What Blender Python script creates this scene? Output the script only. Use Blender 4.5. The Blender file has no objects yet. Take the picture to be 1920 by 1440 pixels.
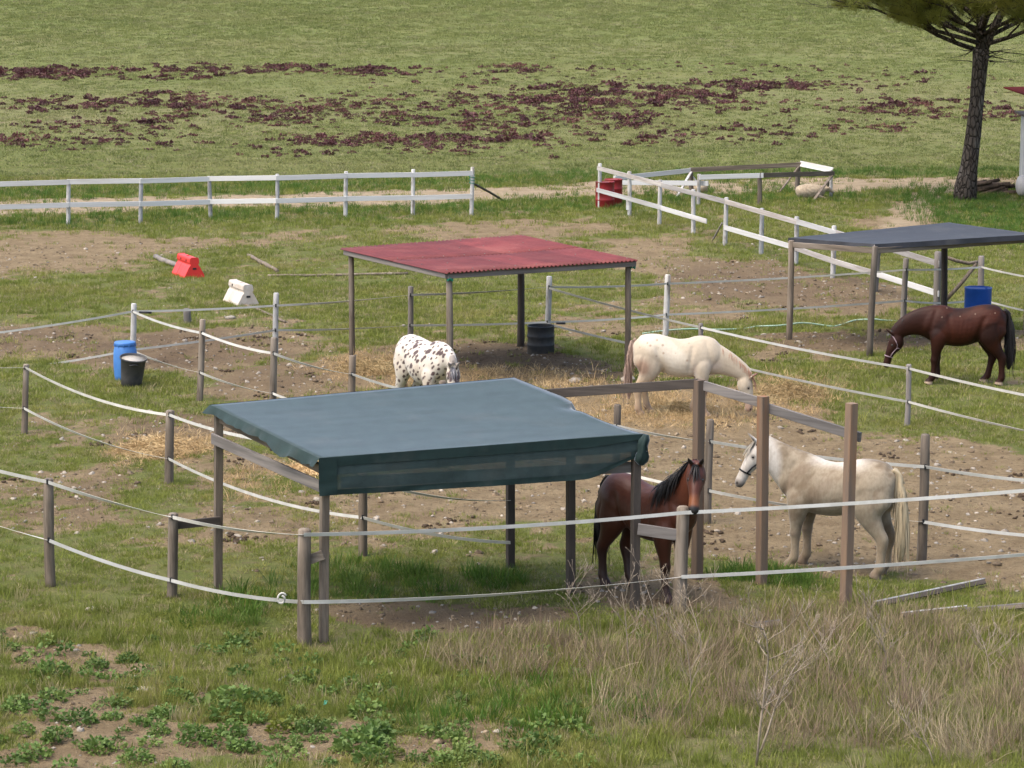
import bpy, math, random
import numpy as np
from mathutils import Vector, Matrix

random.seed(7)
RNG = np.random.default_rng(7)
R = math.radians
scene = bpy.context.scene
COL = scene.collection

# ------------------------------------------------------------------ camera, sky, sun, exposure
F_PX = 4860.0                      # focal length in pixels of a 1920 px wide picture
CAM_Z = 8.5
PITCH = math.atan(820.0 / F_PX)
cam_d = bpy.data.cameras.new("camera")
cam_d.sensor_width = 36.0
cam_d.lens = 36.0 * F_PX / 1920.0
cam_d.clip_start = 0.5
cam_d.clip_end = 3000.0
cam = bpy.data.objects.new("camera", cam_d)
COL.objects.link(cam)
cam.location = (0, 0, CAM_Z)
cam.rotation_euler = (math.pi / 2 - PITCH, 0, 0)
scene.camera = cam

SUN_EL, SUN_AZ = R(62), R(-118)    # azimuth from +Y (away from the camera), negative = from the left; the sun stands behind the camera
world = bpy.data.worlds.new("World")
scene.world = world
world.use_nodes = True
wn = world.node_tree
sky = wn.nodes.new("ShaderNodeTexSky")
sky.sky_type = 'NISHITA'
sky.sun_disc = False
sky.sun_elevation = SUN_EL
sky.sun_rotation = SUN_AZ
sky.dust_density = 5.0
sky.ozone_density = 0.6
bg = wn.nodes["Background"]
bg.inputs[1].default_value = 0.15
wn.links.new(sky.outputs[0], bg.inputs[0])
sun_d = bpy.data.lights.new("sun", 'SUN')
sun_d.energy = 0.7
sun_d.angle = R(45)
sun_d.color = (1.0, 0.97, 0.92)
sun = bpy.data.objects.new("sun", sun_d)
COL.objects.link(sun)
sd = Vector((math.sin(SUN_AZ) * math.cos(SUN_EL), math.cos(SUN_AZ) * math.cos(SUN_EL), math.sin(SUN_EL)))
sun.rotation_euler = sd.to_track_quat('Z', 'Y').to_euler()
sun.location = sd * 60
scene.view_settings.view_transform = 'Standard'
scene.view_settings.look = 'None'
scene.view_settings.exposure = 1.38
scene.view_settings.gamma = 1.0
scene.view_settings.use_curve_mapping = False
scene.cycles.use_denoising = True
scene.cycles.max_bounces = 6
scene.cycles.transparent_max_bounces = 12

# ------------------------------------------------------------------ noise and terrain height
def _h(ix, iy, seed):
    n = (ix.astype(np.int64) * 374761393 + iy.astype(np.int64) * 668265263 + seed * 1442695041) & 0xFFFFFFFF
    n = ((n ^ (n >> 13)) * 1274126177) & 0xFFFFFFFF
    n = n ^ (n >> 16)
    return (n & 0xFFFFFF) / float(0xFFFFFF)

def vnoise(x, y, seed=0):
    x = np.asarray(x, float); y = np.asarray(y, float)
    ix = np.floor(x); iy = np.floor(y)
    fx = x - ix; fy = y - iy
    fx = fx * fx * (3 - 2 * fx); fy = fy * fy * (3 - 2 * fy)
    a = _h(ix, iy, seed); b = _h(ix + 1, iy, seed); c = _h(ix, iy + 1, seed); d = _h(ix + 1, iy + 1, seed)
    return (a * (1 - fx) + b * fx) * (1 - fy) + (c * (1 - fx) + d * fx) * fy

def fbm(x, y, seed=0, octv=4):
    s = 0.0; amp = 0.5; tot = 0.0
    for o in range(octv):
        s = s + amp * vnoise(np.asarray(x) * 2 ** o + 17.3 * o, np.asarray(y) * 2 ** o - 9.1 * o, seed + o)
        tot += amp; amp *= 0.5
    return s / tot

def sstep(a, b, v):
    t = np.clip((v - a) / (b - a), 0, 1)
    return t * t * (3 - 2 * t)

def height0(x, y):
    """large form of the ground: a flat yard, then a field rising gently to the back"""
    y = np.asarray(y, float)
    d = np.clip(y - 97, 0, None)
    return 0.047 * d * d / (d + 9.0)

def pix_ray(px, py):
    dx = (px - 960.0) / F_PX; dv = (720.0 - py) / F_PX
    return np.array([dx, math.cos(PITCH) + dv * math.sin(PITCH), -math.sin(PITCH) + dv * math.cos(PITCH)])

def at(px, py):
    """the point of the ground that the photograph shows at this pixel"""
    r = pix_ray(px, py)
    t = CAM_Z / max(1e-4, -r[2])
    lo, hi = 5.0, 900.0
    for _ in range(60):
        m = 0.5 * (lo + hi)
        p = r * m
        if CAM_Z + p[2] > float(height0(p[0], p[1])): lo = m
        else: hi = m
    p = r * lo
    return np.array([p[0], p[1], CAM_Z + p[2]])

def over(px, py, Y):
    """the point at depth Y that the photograph shows at this pixel"""
    r = pix_ray(px, py)
    p = r * (Y / r[1])
    return np.array([p[0], p[1], CAM_Z + p[2]])

def at_h(px, py, h):
    r = pix_ray(px, py)
    p = r * ((CAM_Z - h) / -r[2])
    return np.array([p[0], p[1], CAM_Z + p[2]])

# ------------------------------------------------------------------ ground cover masks (in metres)
def ell(px, py, rx, ry, s=1.0):
    c = at(px, py)
    return (c[0], c[1], rx * c[1] / F_PX, abs(at(px, py - ry)[1] - at(px, py + ry)[1]) / 2, s)

BARE = [ell(*e) for e in [
    (110, 470, 230, 42, .95), (420, 455, 160, 16, .6), (560, 440, 120, 14, .45), (930, 432, 210, 28, .75), (1080, 428, 100, 22, .7),
    (1190, 470, 120, 26, .55), (1260, 500, 110, 28, .6), (1400, 525, 190, 45, .95), (1530, 548, 170, 44, .95),
    (1300, 575, 120, 40, .75), (1120, 600, 140, 40, .5), (1640, 418, 60, 20, .5), (1560, 632, 190, 26, .85), (1480, 655, 120, 30, .6),
    (1870, 630, 120, 26, .6), (80, 640, 230, 36, .95), (330, 662, 210, 46, .95), (480, 650, 140, 45, .9), (560, 715, 190, 44, .95),
    (960, 690, 250, 52, 1.1), (740, 690, 170, 45, .9), (1250, 765, 290, 66, 1.1), (1470, 785, 150, 44, .9),
    (1300, 860, 270, 80, 1.15), (1600, 905, 330, 110, 1.2), (1830, 1010, 230, 80, 1.15), (1060, 890, 190, 80, .95), (1760, 865, 230, 46, 1.0),
    (1600, 1040, 220, 46, .75), (860, 930, 220, 60, .6), (1380, 1000, 170, 60, .85),
    (560, 985, 330, 90, .45), (310, 805, 150, 40, .65), (150, 930, 190, 60, .42), (850, 1150, 260, 34, .95), (1220, 1110, 150, 40, .8),
    (150, 790, 150, 40, .35), (420, 880, 130, 40, .5),
    (130, 1228, 150, 38, 1.25), (40, 1195, 70, 18, 1.1), (230, 1262, 110, 24, 1.1), (150, 1330, 190, 42, 1.1), (250, 1395, 350, 56, 1.2), (640, 1400, 340, 50, 1.0),
    (470, 1318, 170, 22, .7), (820, 1360, 120, 24, .5), (60, 1415, 130, 42, .8), (330, 1225, 60, 16, .6), (1712, 398, 42, 24, 1.2), (1728, 372, 36, 12, 1.1),
    (1300, 352, 90, 16, .6), (1790, 700, 60, 10, .3)]]
GREEN = [ell(*e) for e in [
    (1760, 765, 210, 42, .95), (1640, 700, 210, 24, .5), (1900, 800, 160, 34, .9), (1150, 655, 110, 22, .8), (1480, 618, 190, 12, .7),
    (110, 735, 190, 28, .6), (255, 712, 90, 18, .8), (960, 1085, 110, 32, .8), (700, 1075, 170, 45, .5), (1440, 1090, 120, 34, .8),
    (470, 1150, 160, 40, .6), (1640, 1110, 160, 26, .6)]]
MUD = [ell(*e) for e in [
    (330, 655, 250, 44, .9), (80, 632, 200, 30, .8), (960, 672, 230, 36, 1.1), (1420, 530, 220, 50, .85), (1620, 636, 230, 26, .9), (860, 1152, 240, 30, .75),
    (560, 700, 180, 40, .6), (310, 800, 140, 36, .7), (1230, 1120, 130, 34, .6), (150, 930, 180, 50, .5), (1090, 715, 160, 30, .8), (1560, 545, 150, 40, .75)]]
STRAW = [ell(*e) for e in [
    (320, 840, 110, 36, 1.0), (470, 905, 110, 26, .8), (590, 882, 70, 20, .7), (900, 722, 260, 36, .85), (700, 690, 110, 34, .7), (1240, 770, 150, 46, 1.0),
    (1470, 740, 110, 44, 1.1), (1350, 770, 140, 40, .9), (1010, 790, 180, 50, .7), (1250, 700, 60, 20, .4), (1650, 690, 50, 8, .5)]]
DRY = [ell(*e) for e in [
    (1100, 1230, 420, 70, .8), (1500, 1200, 480, 70, .95), (1650, 1320, 520, 110, 1.0), (1250, 1330, 240, 90, .7), (760, 1190, 200, 50, .5)]]
LUSH = [ell(*e) for e in [
    (1860, 400, 180, 60, 1.0), (470, 1150, 120, 30, .7), (1450, 1090, 110, 26, .9), (955, 1085, 70, 22, .9), (1350, 360, 200, 26, .5), (1000, 1340, 300, 60, .5),  # first patch paints the shade beneath the pine as darker, greener grass
    (1180, 330, 200, 14, .4), (700, 1090, 200, 40, .5)]]
TRACK = [at(x, y) for x, y in [(-500, 402), (-100, 394), (300, 381), (640, 374), (900, 364), (1130, 355), (1350, 349), (1600, 345), (1900, 341), (2300, 338)]]
PATH2 = [at(x, y) for x, y in [(1790, 346), (1748, 366), (1722, 385), (1700, 412), (1690, 440)]]

def blobs(lst, x, y, seed):
    out = np.zeros(np.shape(x))
    wx = (fbm(x * .8, y * .8, seed, 3) - .5) * 1.6
    wy = (fbm(x * .8, y * .8, seed + 31, 3) - .5) * 1.6
    for cx, cy, rx, ry, s in lst:
        d = np.sqrt(((x - cx + wx * min(1, rx)) / rx) ** 2 + ((y - cy + wy * min(1, ry)) / ry) ** 2)
        out = np.maximum(out, s * sstep(1.25, .45, d))
    return out

def polyline_dist(pts, x, y):
    best = np.full(np.shape(x), 1e9)
    for a, b in zip(pts[:-1], pts[1:]):
        ax, ay, bx, by = a[0], a[1], b[0], b[1]
        L = (bx - ax) ** 2 + (by - ay) ** 2
        t = np.clip(((x - ax) * (bx - ax) + (y - ay) * (by - ay)) / L, 0, 1)
        best = np.minimum(best, np.hypot(x - ax - t * (bx - ax), y - ay - t * (by - ay)))
    return best

def cover(x, y):
    """bare, mud, straw, dry, lush at ground points, each 0..1"""
    x = np.asarray(x, float); y = np.asarray(y, float)
    n1 = fbm(x * .55, y * .45, 3, 4); n2 = fbm(x * 2.2, y * 1.9, 11, 4)
    yard = sstep(30.6, 33.0, y) * sstep(96, 84, y)
    bare = blobs(BARE, x, y, 5) + .35 * yard
    bare = bare - blobs(GREEN, x, y, 9)
    tw = polyline_dist(TRACK, x, y) + (fbm(x * .6, y * .6, 21, 3) - .5) * 1.8
    trk = sstep(3.3, 1.9, tw)
    tw2 = polyline_dist(PATH2, x, y) + (fbm(x, y, 22, 3) - .5) * .8
    trk = np.maximum(trk, sstep(1.0, .45, tw2))
    bare = np.maximum(bare, trk * 1.1)
    n3_ = fbm(x * 6.5, y * 5.5, 13, 3)
    bare = sstep(.24, .88, bare * .86 + (n1 - .5) * .7 + (n2 - .5) * .75 + (n3_ - .5) * .6)
    mud = np.clip(blobs(MUD, x, y, 15) * (0.6 + .8 * (n2 - .2)), 0, 1)
    straw = np.clip(blobs(STRAW, x, y, 25) * sstep(.25, .6, n2 + .1), 0, 1)
    field = sstep(98, 112, y)
    band = np.exp(-((y - 122) / 17.0) ** 2) + .55 * np.exp(-((y - 158) / 7.0) ** 2)
    dry = np.maximum(blobs(DRY, x, y, 35), field * band * (.32 + .8 * (fbm(x * .05, y * .12, 41, 3) - .2)))
    dry = np.clip(dry * (.5 + n1), 0, 1)
    lush = np.clip(np.maximum(blobs(LUSH, x, y, 45), .8 * np.exp(-((polyline_dist(TRACK, x, y) - 4.5) / 2.2) ** 2) * (y > 60)), 0, 1)
    return bare, mud, straw, dry, lush, trk

def relief(x, y, bare, mud):
    near = sstep(130, 60, np.asarray(y, float))
    r = (fbm(x * .35, y * .35, 51, 3) - .5) * .10
    r = r + near * (fbm(x * 3.1, y * 3.1, 61, 3) - .5) * (.025 + .05 * bare + .10 * mud * bare)
    return r

def gz(x, y):
    x = np.asarray(x, float); y = np.asarray(y, float)
    b, m, _, _, _, _ = cover(x, y)
    return height0(x, y) + relief(x, y, b, m)

def g1(x, y):
    return float(gz(np.array([x]), np.array([y]))[0])

# ------------------------------------------------------------------ material helpers
class NT:
    def __init__(s, name):
        s.m = bpy.data.materials.new(name); s.m.use_nodes = True
        s.t = s.m.node_tree; s.b = s.t.nodes["Principled BSDF"]; s.out = s.t.nodes["Material Output"]
    def n(s, typ, **kw):
        nd = s.t.nodes.new("ShaderNode" + typ)
        for k, v in kw.items(): setattr(nd, k, v)
        return nd
    def l(s, a, b): s.t.links.new(a, b)
    def set(s, inp, v):
        if hasattr(v, "is_output") or isinstance(v, bpy.types.NodeSocket): s.l(v, inp)
        else: inp.default_value = (*v, 1) if isinstance(v, tuple) and len(v) == 3 and inp.type == 'RGBA' else v
    def noise(s, scale, detail=4, rough=.6, vec=None, dim='3D'):
        nd = s.n("TexNoise"); nd.inputs["Scale"].default_value = scale
        nd.inputs["Detail"].default_value = detail; nd.inputs["Roughness"].default_value = rough
        if vec is not None: s.l(vec, nd.inputs["Vector"])
        return nd.outputs["Fac"]
    def coord(s, kind="Object", scale=None):
        if kind == "Position": v = s.n("NewGeometry").outputs["Position"]
        else: v = s.n("TexCoord").outputs[kind]
        if scale:
            mp = s.n("Mapping"); mp.inputs["Scale"].default_value = scale
            s.l(v, mp.inputs["Vector"]); v = mp.outputs[0]
        return v
    def mix(s, f, a, b, mode='MIX'):
        nd = s.n("Mix", data_type='RGBA', blend_type=mode)
        s.set(nd.inputs["Factor"], f); s.set(nd.inputs["A"], a); s.set(nd.inputs["B"], b)
        return nd.outputs["Result"]
    def math(s, op, a, b=0.0, c=None, clamp=False):
        nd = s.n("Math", operation=op, use_clamp=clamp)
        s.set(nd.inputs[0], a); s.set(nd.inputs[1], b)
        if c is not None: s.set(nd.inputs[2], c)
        return nd.outputs[0]
    def ramp(s, f, lo, hi, a=0.0, b=1.0):
        nd = s.n("MapRange", interpolation_type='SMOOTHSTEP')
        s.set(nd.inputs[0], f); nd.inputs[1].default_value = lo; nd.inputs[2].default_value = hi
        nd.inputs[3].default_value = a; nd.inputs[4].default_value = b
        return nd.outputs[0]
    def attr(s, name, typ='GEOMETRY'):
        nd = s.n("Attribute", attribute_name=name, attribute_type=typ); return nd
    def rand(s): return s.n("ObjectInfo").outputs["Random"]
    def bump(s, hgt, strength=.4, dist=.02):
        nd = s.n("Bump"); nd.inputs["Strength"].default_value = strength; nd.inputs["Distance"].default_value = dist
        s.l(hgt, nd.inputs["Height"]); s.l(nd.outputs[0], s.b.inputs["Normal"])
    def done(s, color, rough=.8, spec=.3):
        s.set(s.b.inputs["Base Color"], color); s.set(s.b.inputs["Roughness"], rough)
        s.b.inputs["Specular IOR Level"].default_value = spec
        return s.m

def mottled(name, c1, c2, scale=6.0, stretch=(1, 1, 1), rough=.8, bump=.3, c3=None, spec=.25, lo=.35, hi=.65, fine=60):
    k = NT(name); v = k.coord("Position", stretch)
    f = k.ramp(k.noise(scale, 6, .65, v), lo, hi)
    c = k.mix(f, c1, c2)
    if c3: c = k.mix(k.ramp(k.noise(scale * .37, 4, .6, v), .5, .68), c, c3)
    c = k.mix(1.0, c, k.mix(k.rand(), (.68, .69, .70), (1.15, 1.12, 1.08)), 'MULTIPLY')
    c = k.mix(k.math('MULTIPLY', k.noise(fine, 3, .6, v), .35), c, (.5 * c1[0], .5 * c1[1], .5 * c1[2]))
    if bump: k.bump(k.noise(fine, 4, .6, v), bump, .01)
    return k.done(c, rough, spec)

M = {}
M['wood'] = mottled('weathered_wood', (.19, .155, .12), (.095, .077, .06), 14, (1, 1, .1), c3=(.25, .215, .175))
M['wood_red'] = mottled('reddish_new_wood', (.21, .145, .098), (.15, .115, .09), 9, (1, 1, .1), c3=(.26, .13, .065))
M['wood_grey'] = mottled('silver_grey_wood', (.21, .195, .185), (.145, .132, .122), 8, (1, 1, .15), c3=(.25, .22, .19))
M['wood_dark'] = mottled('dark_stained_wood', (.062, .052, .045), (.095, .078, .066), 8, (1, 1, .15))
M['white_paint'] = mottled('peeling_white_paint', (.50, .50, .49), (.34, .33, .31), 16, (1, 1, .3), c3=(.20, .175, .145), lo=.4, hi=.7)
M['white_rail'] = mottled('white_board_paint', (.62, .625, .62), (.50, .50, .48), 9, (.05, .05, 1), lo=.45, hi=.75, c3=(.44, .42, .39))
M['grey_rail'] = mottled('weathered_board_paint', (.40, .385, .37), (.27, .245, .225), 14, (.05, .05, 1), c3=(.47, .455, .43))
M['tape'] = mottled('white_fence_tape', (.56, .56, .52), (.44, .44, .40), 3, rough=.6, bump=.1)
M['black_plastic'] = mottled('black_plastic', (.018, .019, .021), (.03, .03, .032), 5, rough=.5, bump=.1)
M['blue_pale'] = mottled('sun_bleached_blue_plastic', (.075, .24, .60), (.055, .19, .52), 4, rough=.45, bump=.05, spec=.4)
M['blue_deep'] = mottled('deep_blue_plastic', (.018, .10, .46), (.014, .08, .38), 4, rough=.42, bump=.05, spec=.4)
M['red_plastic'] = mottled('red_orange_plastic', (.78, .045, .04), (.66, .035, .03), 4, rough=.45, bump=.05, spec=.4)
M['white_plastic'] = mottled('dirty_white_plastic', (.74, .64, .54), (.62, .52, .43), 5, rough=.5, bump=.05, c3=(.78, .74, .68))
M['red_metal'] = mottled('red_drum_paint', (.26, .020, .024), (.19, .016, .02), 5, rough=.45, bump=.05, c3=(.15, .035, .025))
M['black_metal'] = mottled('dusty_black_drum', (.042, .045, .05), (.07, .068, .065), 5, rough=.5, bump=.1, c3=(.12, .105, .085))
M['rubber'] = mottled('dusty_black_rubber', (.045, .047, .051), (.075, .074, .072), 4, rough=.6, bump=.1, c3=(.12, .112, .10))
M['feed'] = mottled('grey_scummy_water', (.30, .285, .25), (.42, .40, .36), 30, rough=.5, bump=.2)
M['stone'] = mottled('pale_stone', (.38, .34, .28), (.27, .24, .20), 12)
M['hose'] = mottled('pale_green_hose', (.22, .36, .28), (.32, .42, .34), 5, rough=.5)
M['rope'] = mottled('green_rope', (.02, .22, .15), (.03, .30, .20), 5)
M['wool'] = mottled('dirty_wool', (.52, .43, .31), (.38, .30, .21), 14, bump=.8, fine=40)
M['wool_dark'] = mottled('dark_sheep_face', (.16, .13, .10), (.10, .08, .06), 14)
M['hoof'] = mottled('horn', (.18, .15, .12), (.10, .085, .07), 20)
M['eye'] = NT('dark_eye').done((.008, .006, .005), .12, .6)
M['shed_wall'] = mottled('grey_white_boards', (.46, .47, .46), (.36, .37, .36), 6, (1, 1, .2))
M['shed_roof'] = mottled('dark_red_tin', (.085, .010, .009), (.06, .008, .008), 5, rough=.9, spec=.05)
M['log'] = mottled('old_bark_log', (.11, .075, .05), (.055, .04, .03), 10, c3=(.17, .12, .085))
M['tank'] = mottled('off_white_tank', (.72, .66, .60), (.62, .57, .52), 3, rough=.4)
for _w, _a, _b, _c in (('wood', (.19, .155, .12), (.095, .077, .06), (.25, .215, .175)), ('wood_grey', (.21, .195, .185), (.125, .114, .106), (.26, .235, .21)), ('wood_dark', (.062, .052, .045), (.105, .088, .074), None)):
    M[_w + '_h'] = mottled('horizontal_' + _w, _a, _b, 16, (.05, .05, 1), c3=_c)
def bark_material():
    k = NT('pine_bark_plates'); v = k.coord("Position", (1, 1, .42))
    vo = k.n("TexVoronoi", feature='DISTANCE_TO_EDGE'); vo.inputs["Scale"].default_value = 7.5; k.l(v, vo.inputs["Vector"])
    nz = k.noise(9, 5, .7, v)
    c = k.mix(k.ramp(nz, .3, .7), (.092, .076, .062), (.05, .041, .034))
    c = k.mix(k.ramp(k.noise(2.2, 4, .6, v), .5, .65, 0, .7), c, (.14, .125, .108))
    c = k.mix(k.ramp(vo.outputs["Distance"], .0, .09, 1, 0), c, (.022, .018, .015))
    k.bump(k.math('ADD', k.ramp(vo.outputs["Distance"], 0, .16), k.math('MULTIPLY', nz, .5)), 1.0, .05)
    return k.done(c, .95, .1)
M['bark_old'] = mottled('pine_bark', (.060, .049, .041), (.022, .018, .016), 7, (1, 1, .4), c3=(.085, .072, .062), bump=1.0, fine=22)
M['teal'] = NT('teal_plastic_scrap').done((.03, .33, .26), .5)
M['bark'] = bark_material()
# ------------------------------------------------------------------ mesh helpers
def new_mesh(name, V, Fc, mat=None, smooth=False):
    me = bpy.data.meshes.new(name)
    me.from_pydata([tuple(map(float, v)) for v in V], [], [tuple(f) for f in Fc])
    if mat is not None: me.materials.append(mat)
    if smooth: me.polygons.foreach_set("use_smooth", [True] * len(me.polygons))
    me.update()
    return me

def tri_mesh(name, V, T, mat, smooth=False):
    """fast path: V (n,3), T (m,3)"""
    me = bpy.data.meshes.new(name)
    V = np.asarray(V, np.float32); T = np.asarray(T, np.int32)
    me.vertices.add(len(V)); me.vertices.foreach_set("co", V.ravel())
    me.loops.add(T.size); me.loops.foreach_set("vertex_index", T.ravel())
    me.polygons.add(len(T)); me.polygons.foreach_set("loop_start", np.arange(0, T.size, 3, dtype=np.int32))
    if smooth: me.polygons.foreach_set("use_smooth", np.ones(len(T), bool))
    if mat is not None: me.materials.append(mat)
    me.update(calc_edges=True)
    return me

def thing(name, label, cat, loc, group=None, kind=None):
    o = bpy.data.objects.new(name, None)
    o.empty_display_size = .3
    COL.objects.link(o); o.location = tuple(map(float, loc)); o['label'] = label; o['category'] = cat
    if group: o['group'] = group
    if kind: o['kind'] = kind
    return o

def root_of(o):
    while o.parent: o = o.parent
    return o

def part(name, VF, mat, parent, smooth=False, label=None):
    """one mesh object under a thing or part; vertices are given in world metres"""
    V, Fc = VF
    if name in ('rail', 'roof_beam', 'purlin', 'stub_board', 'board'):
        for key in ('wood', 'wood_grey', 'wood_dark'):
            if mat is M[key]: mat = M[key + '_h']; break
    L = np.array(root_of(parent).location)
    me = new_mesh(name, np.asarray(V, float) - L, Fc, mat, smooth)
    o = bpy.data.objects.new(name, me); COL.objects.link(o); o.parent = parent
    if label: o['label'] = label
    return o

def single(name, VF, mat, label, cat, loc, group=None, kind=None, smooth=False):
    V, Fc = VF
    me = new_mesh(name, np.asarray(V, float) - np.asarray(loc, float), Fc, mat, smooth)
    o = bpy.data.objects.new(name, me); COL.objects.link(o); o.location = tuple(map(float, loc))
    o['label'] = label
    if cat: o['category'] = cat
    if group: o['group'] = group
    if kind: o['kind'] = kind
    return o

def join(*lst):
    V = []; Fc = []
    for v, f in lst:
        n = len(V); V.extend([tuple(p) for p in v]); Fc.extend([tuple(i + n for i in q) for q in f])
    return V, Fc

def unit(v):
    v = np.asarray(v, float); n = np.linalg.norm(v)
    return v / n if n > 1e-9 else v

def board(a, b, w, t, up=(0, 0, 1), ch=.12):
    """plank from a to b: w along 'up', t across; slightly chamfered edges"""
    a = np.asarray(a, float); b = np.asarray(b, float)
    d = unit(b - a); s = unit(np.cross(d, up)); u = unit(np.cross(s, d))
    c = min(w, t) * ch
    prof = [(-t / 2 + c, -w / 2), (t / 2 - c, -w / 2), (t / 2, -w / 2 + c), (t / 2, w / 2 - c), (t / 2 - c, w / 2), (-t / 2 + c, w / 2), (-t / 2, w / 2 - c), (-t / 2, -w / 2 + c)]
    V = [a + s * p + u * q for p, q in prof] + [b + s * p + u * q for p, q in prof]
    n = 8
    Fc = [(i, (i + 1) % n, n + (i + 1) % n, n + i) for i in range(n)] + [tuple(range(n))[::-1], tuple(range(n, 2 * n))]
    return V, Fc

def tube(pts, rad, seg=8, caps=True):
    pts = [np.asarray(p, float) for p in pts]
    if np.isscalar(rad): rad = [rad] * len(pts)
    V = []; Fc = []
    ref = np.array([0, 0, 1.0])
    d0 = unit(pts[1] - pts[0])
    if abs(d0[2]) > .9: ref = np.array([0, 1.0, 0])
    for i, p in enumerate(pts):
        d = unit(pts[min(i + 1, len(pts) - 1)] - pts[max(i - 1, 0)])
        s = unit(np.cross(d, ref)); u = np.cross(s, d)
        for k in range(seg):
            a = 2 * math.pi * k / seg
            V.append(p + (s * math.cos(a) + u * math.sin(a)) * rad[i])
    for i in range(len(pts) - 1):
        for k in range(seg):
            Fc.append((i * seg + k, i * seg + (k + 1) % seg, (i + 1) * seg + (k + 1) % seg, (i + 1) * seg + k))
    if caps:
        Fc.append(tuple(range(seg))[::-1]); Fc.append(tuple(range((len(pts) - 1) * seg, len(pts) * seg)))
    return V, Fc

def round_post(base, top, r, rs=None, seg=10):
    rs = rs or random.Random(int(abs(base[0] * 977 + base[1] * 131)) + 1)
    base = np.asarray(base, float) - np.array([0, 0, .25]); top = np.asarray(top, float)
    n = 6; pts = []; rad = []
    L = np.linalg.norm(top - base)
    bx, by = rs.uniform(-.012, .012), rs.uniform(-.012, .012)
    for i in range(n):
        t = i / (n - 1)
        pts.append(base + (top - base) * t + np.array([bx, by, 0]) * math.sin(math.pi * t)); rad.append(r * (1.06 - .10 * t) * rs.uniform(.96, 1.04))
    d = unit(top - base)
    pts.append(top + d * r * .22); rad.append(r * .72)
    return tube(pts, rad, seg)

def square_post(base, top, w, ang=0.0):
    base = np.asarray(base, float) - np.array([0, 0, .25])
    return board(base, top, w, w, up=(math.cos(ang), math.sin(ang), 0.001), ch=.07)

def lathe(prof, c, seg=28, tilt=None, cap_bottom=True):
    V = []; Fc = []
    for r, z in prof:
        for k in range(seg):
            a = 2 * math.pi * k / seg
            V.append(np.array([r * math.cos(a), r * math.sin(a), z]))
    n = len(prof)
    for i in range(n - 1):
        for k in range(seg):
            Fc.append((i * seg + k, i * seg + (k + 1) % seg, (i + 1) * seg + (k + 1) % seg, (i + 1) * seg + k))
    if cap_bottom: Fc.append(tuple(range(seg))[::-1])
    if prof[-1][0] > 0: Fc.append(tuple(range((n - 1) * seg, n * seg)))
    if tilt is not None: V = [np.array(tilt @ Vector(v)) for v in V]
    return [v + np.asarray(c) for v in V], Fc

def ribbon(a, b, w, sag, n=12, twist=(0, 0), thick=.004):
    """a tape that hangs between two points"""
    a = np.asarray(a, float); b = np.asarray(b, float)
    V = []; Fc = []
    d = unit(b - a); s = unit(np.cross(d, (0, 0, 1)))
    for i in range(n + 1):
        t = i / n
        p = a + (b - a) * t - np.array([0, 0, sag * 4 * t * (1 - t)])
        an = twist[0] + (twist[1] - twist[0]) * t
        u = np.array([0, 0, 1.0]) * math.cos(an) + s * math.sin(an)
        q = s * math.cos(an) - np.array([0, 0, 1.0]) * math.sin(an)
        for k in ((.5, .5), (-.5, .5), (-.5, -.5), (.5, -.5)):
            V.append(p + u * w * k[0] + q * thick * k[1])
    for i in range(n):
        for k in range(4):
            Fc.append((i * 4 + k, i * 4 + (k + 1) % 4, i * 4 + 4 + (k + 1) % 4, i * 4 + 4 + k))
    Fc.append((3, 2, 1, 0)); Fc.append((n * 4, n * 4 + 1, n * 4 + 2, n * 4 + 3))
    return V, Fc

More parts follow.
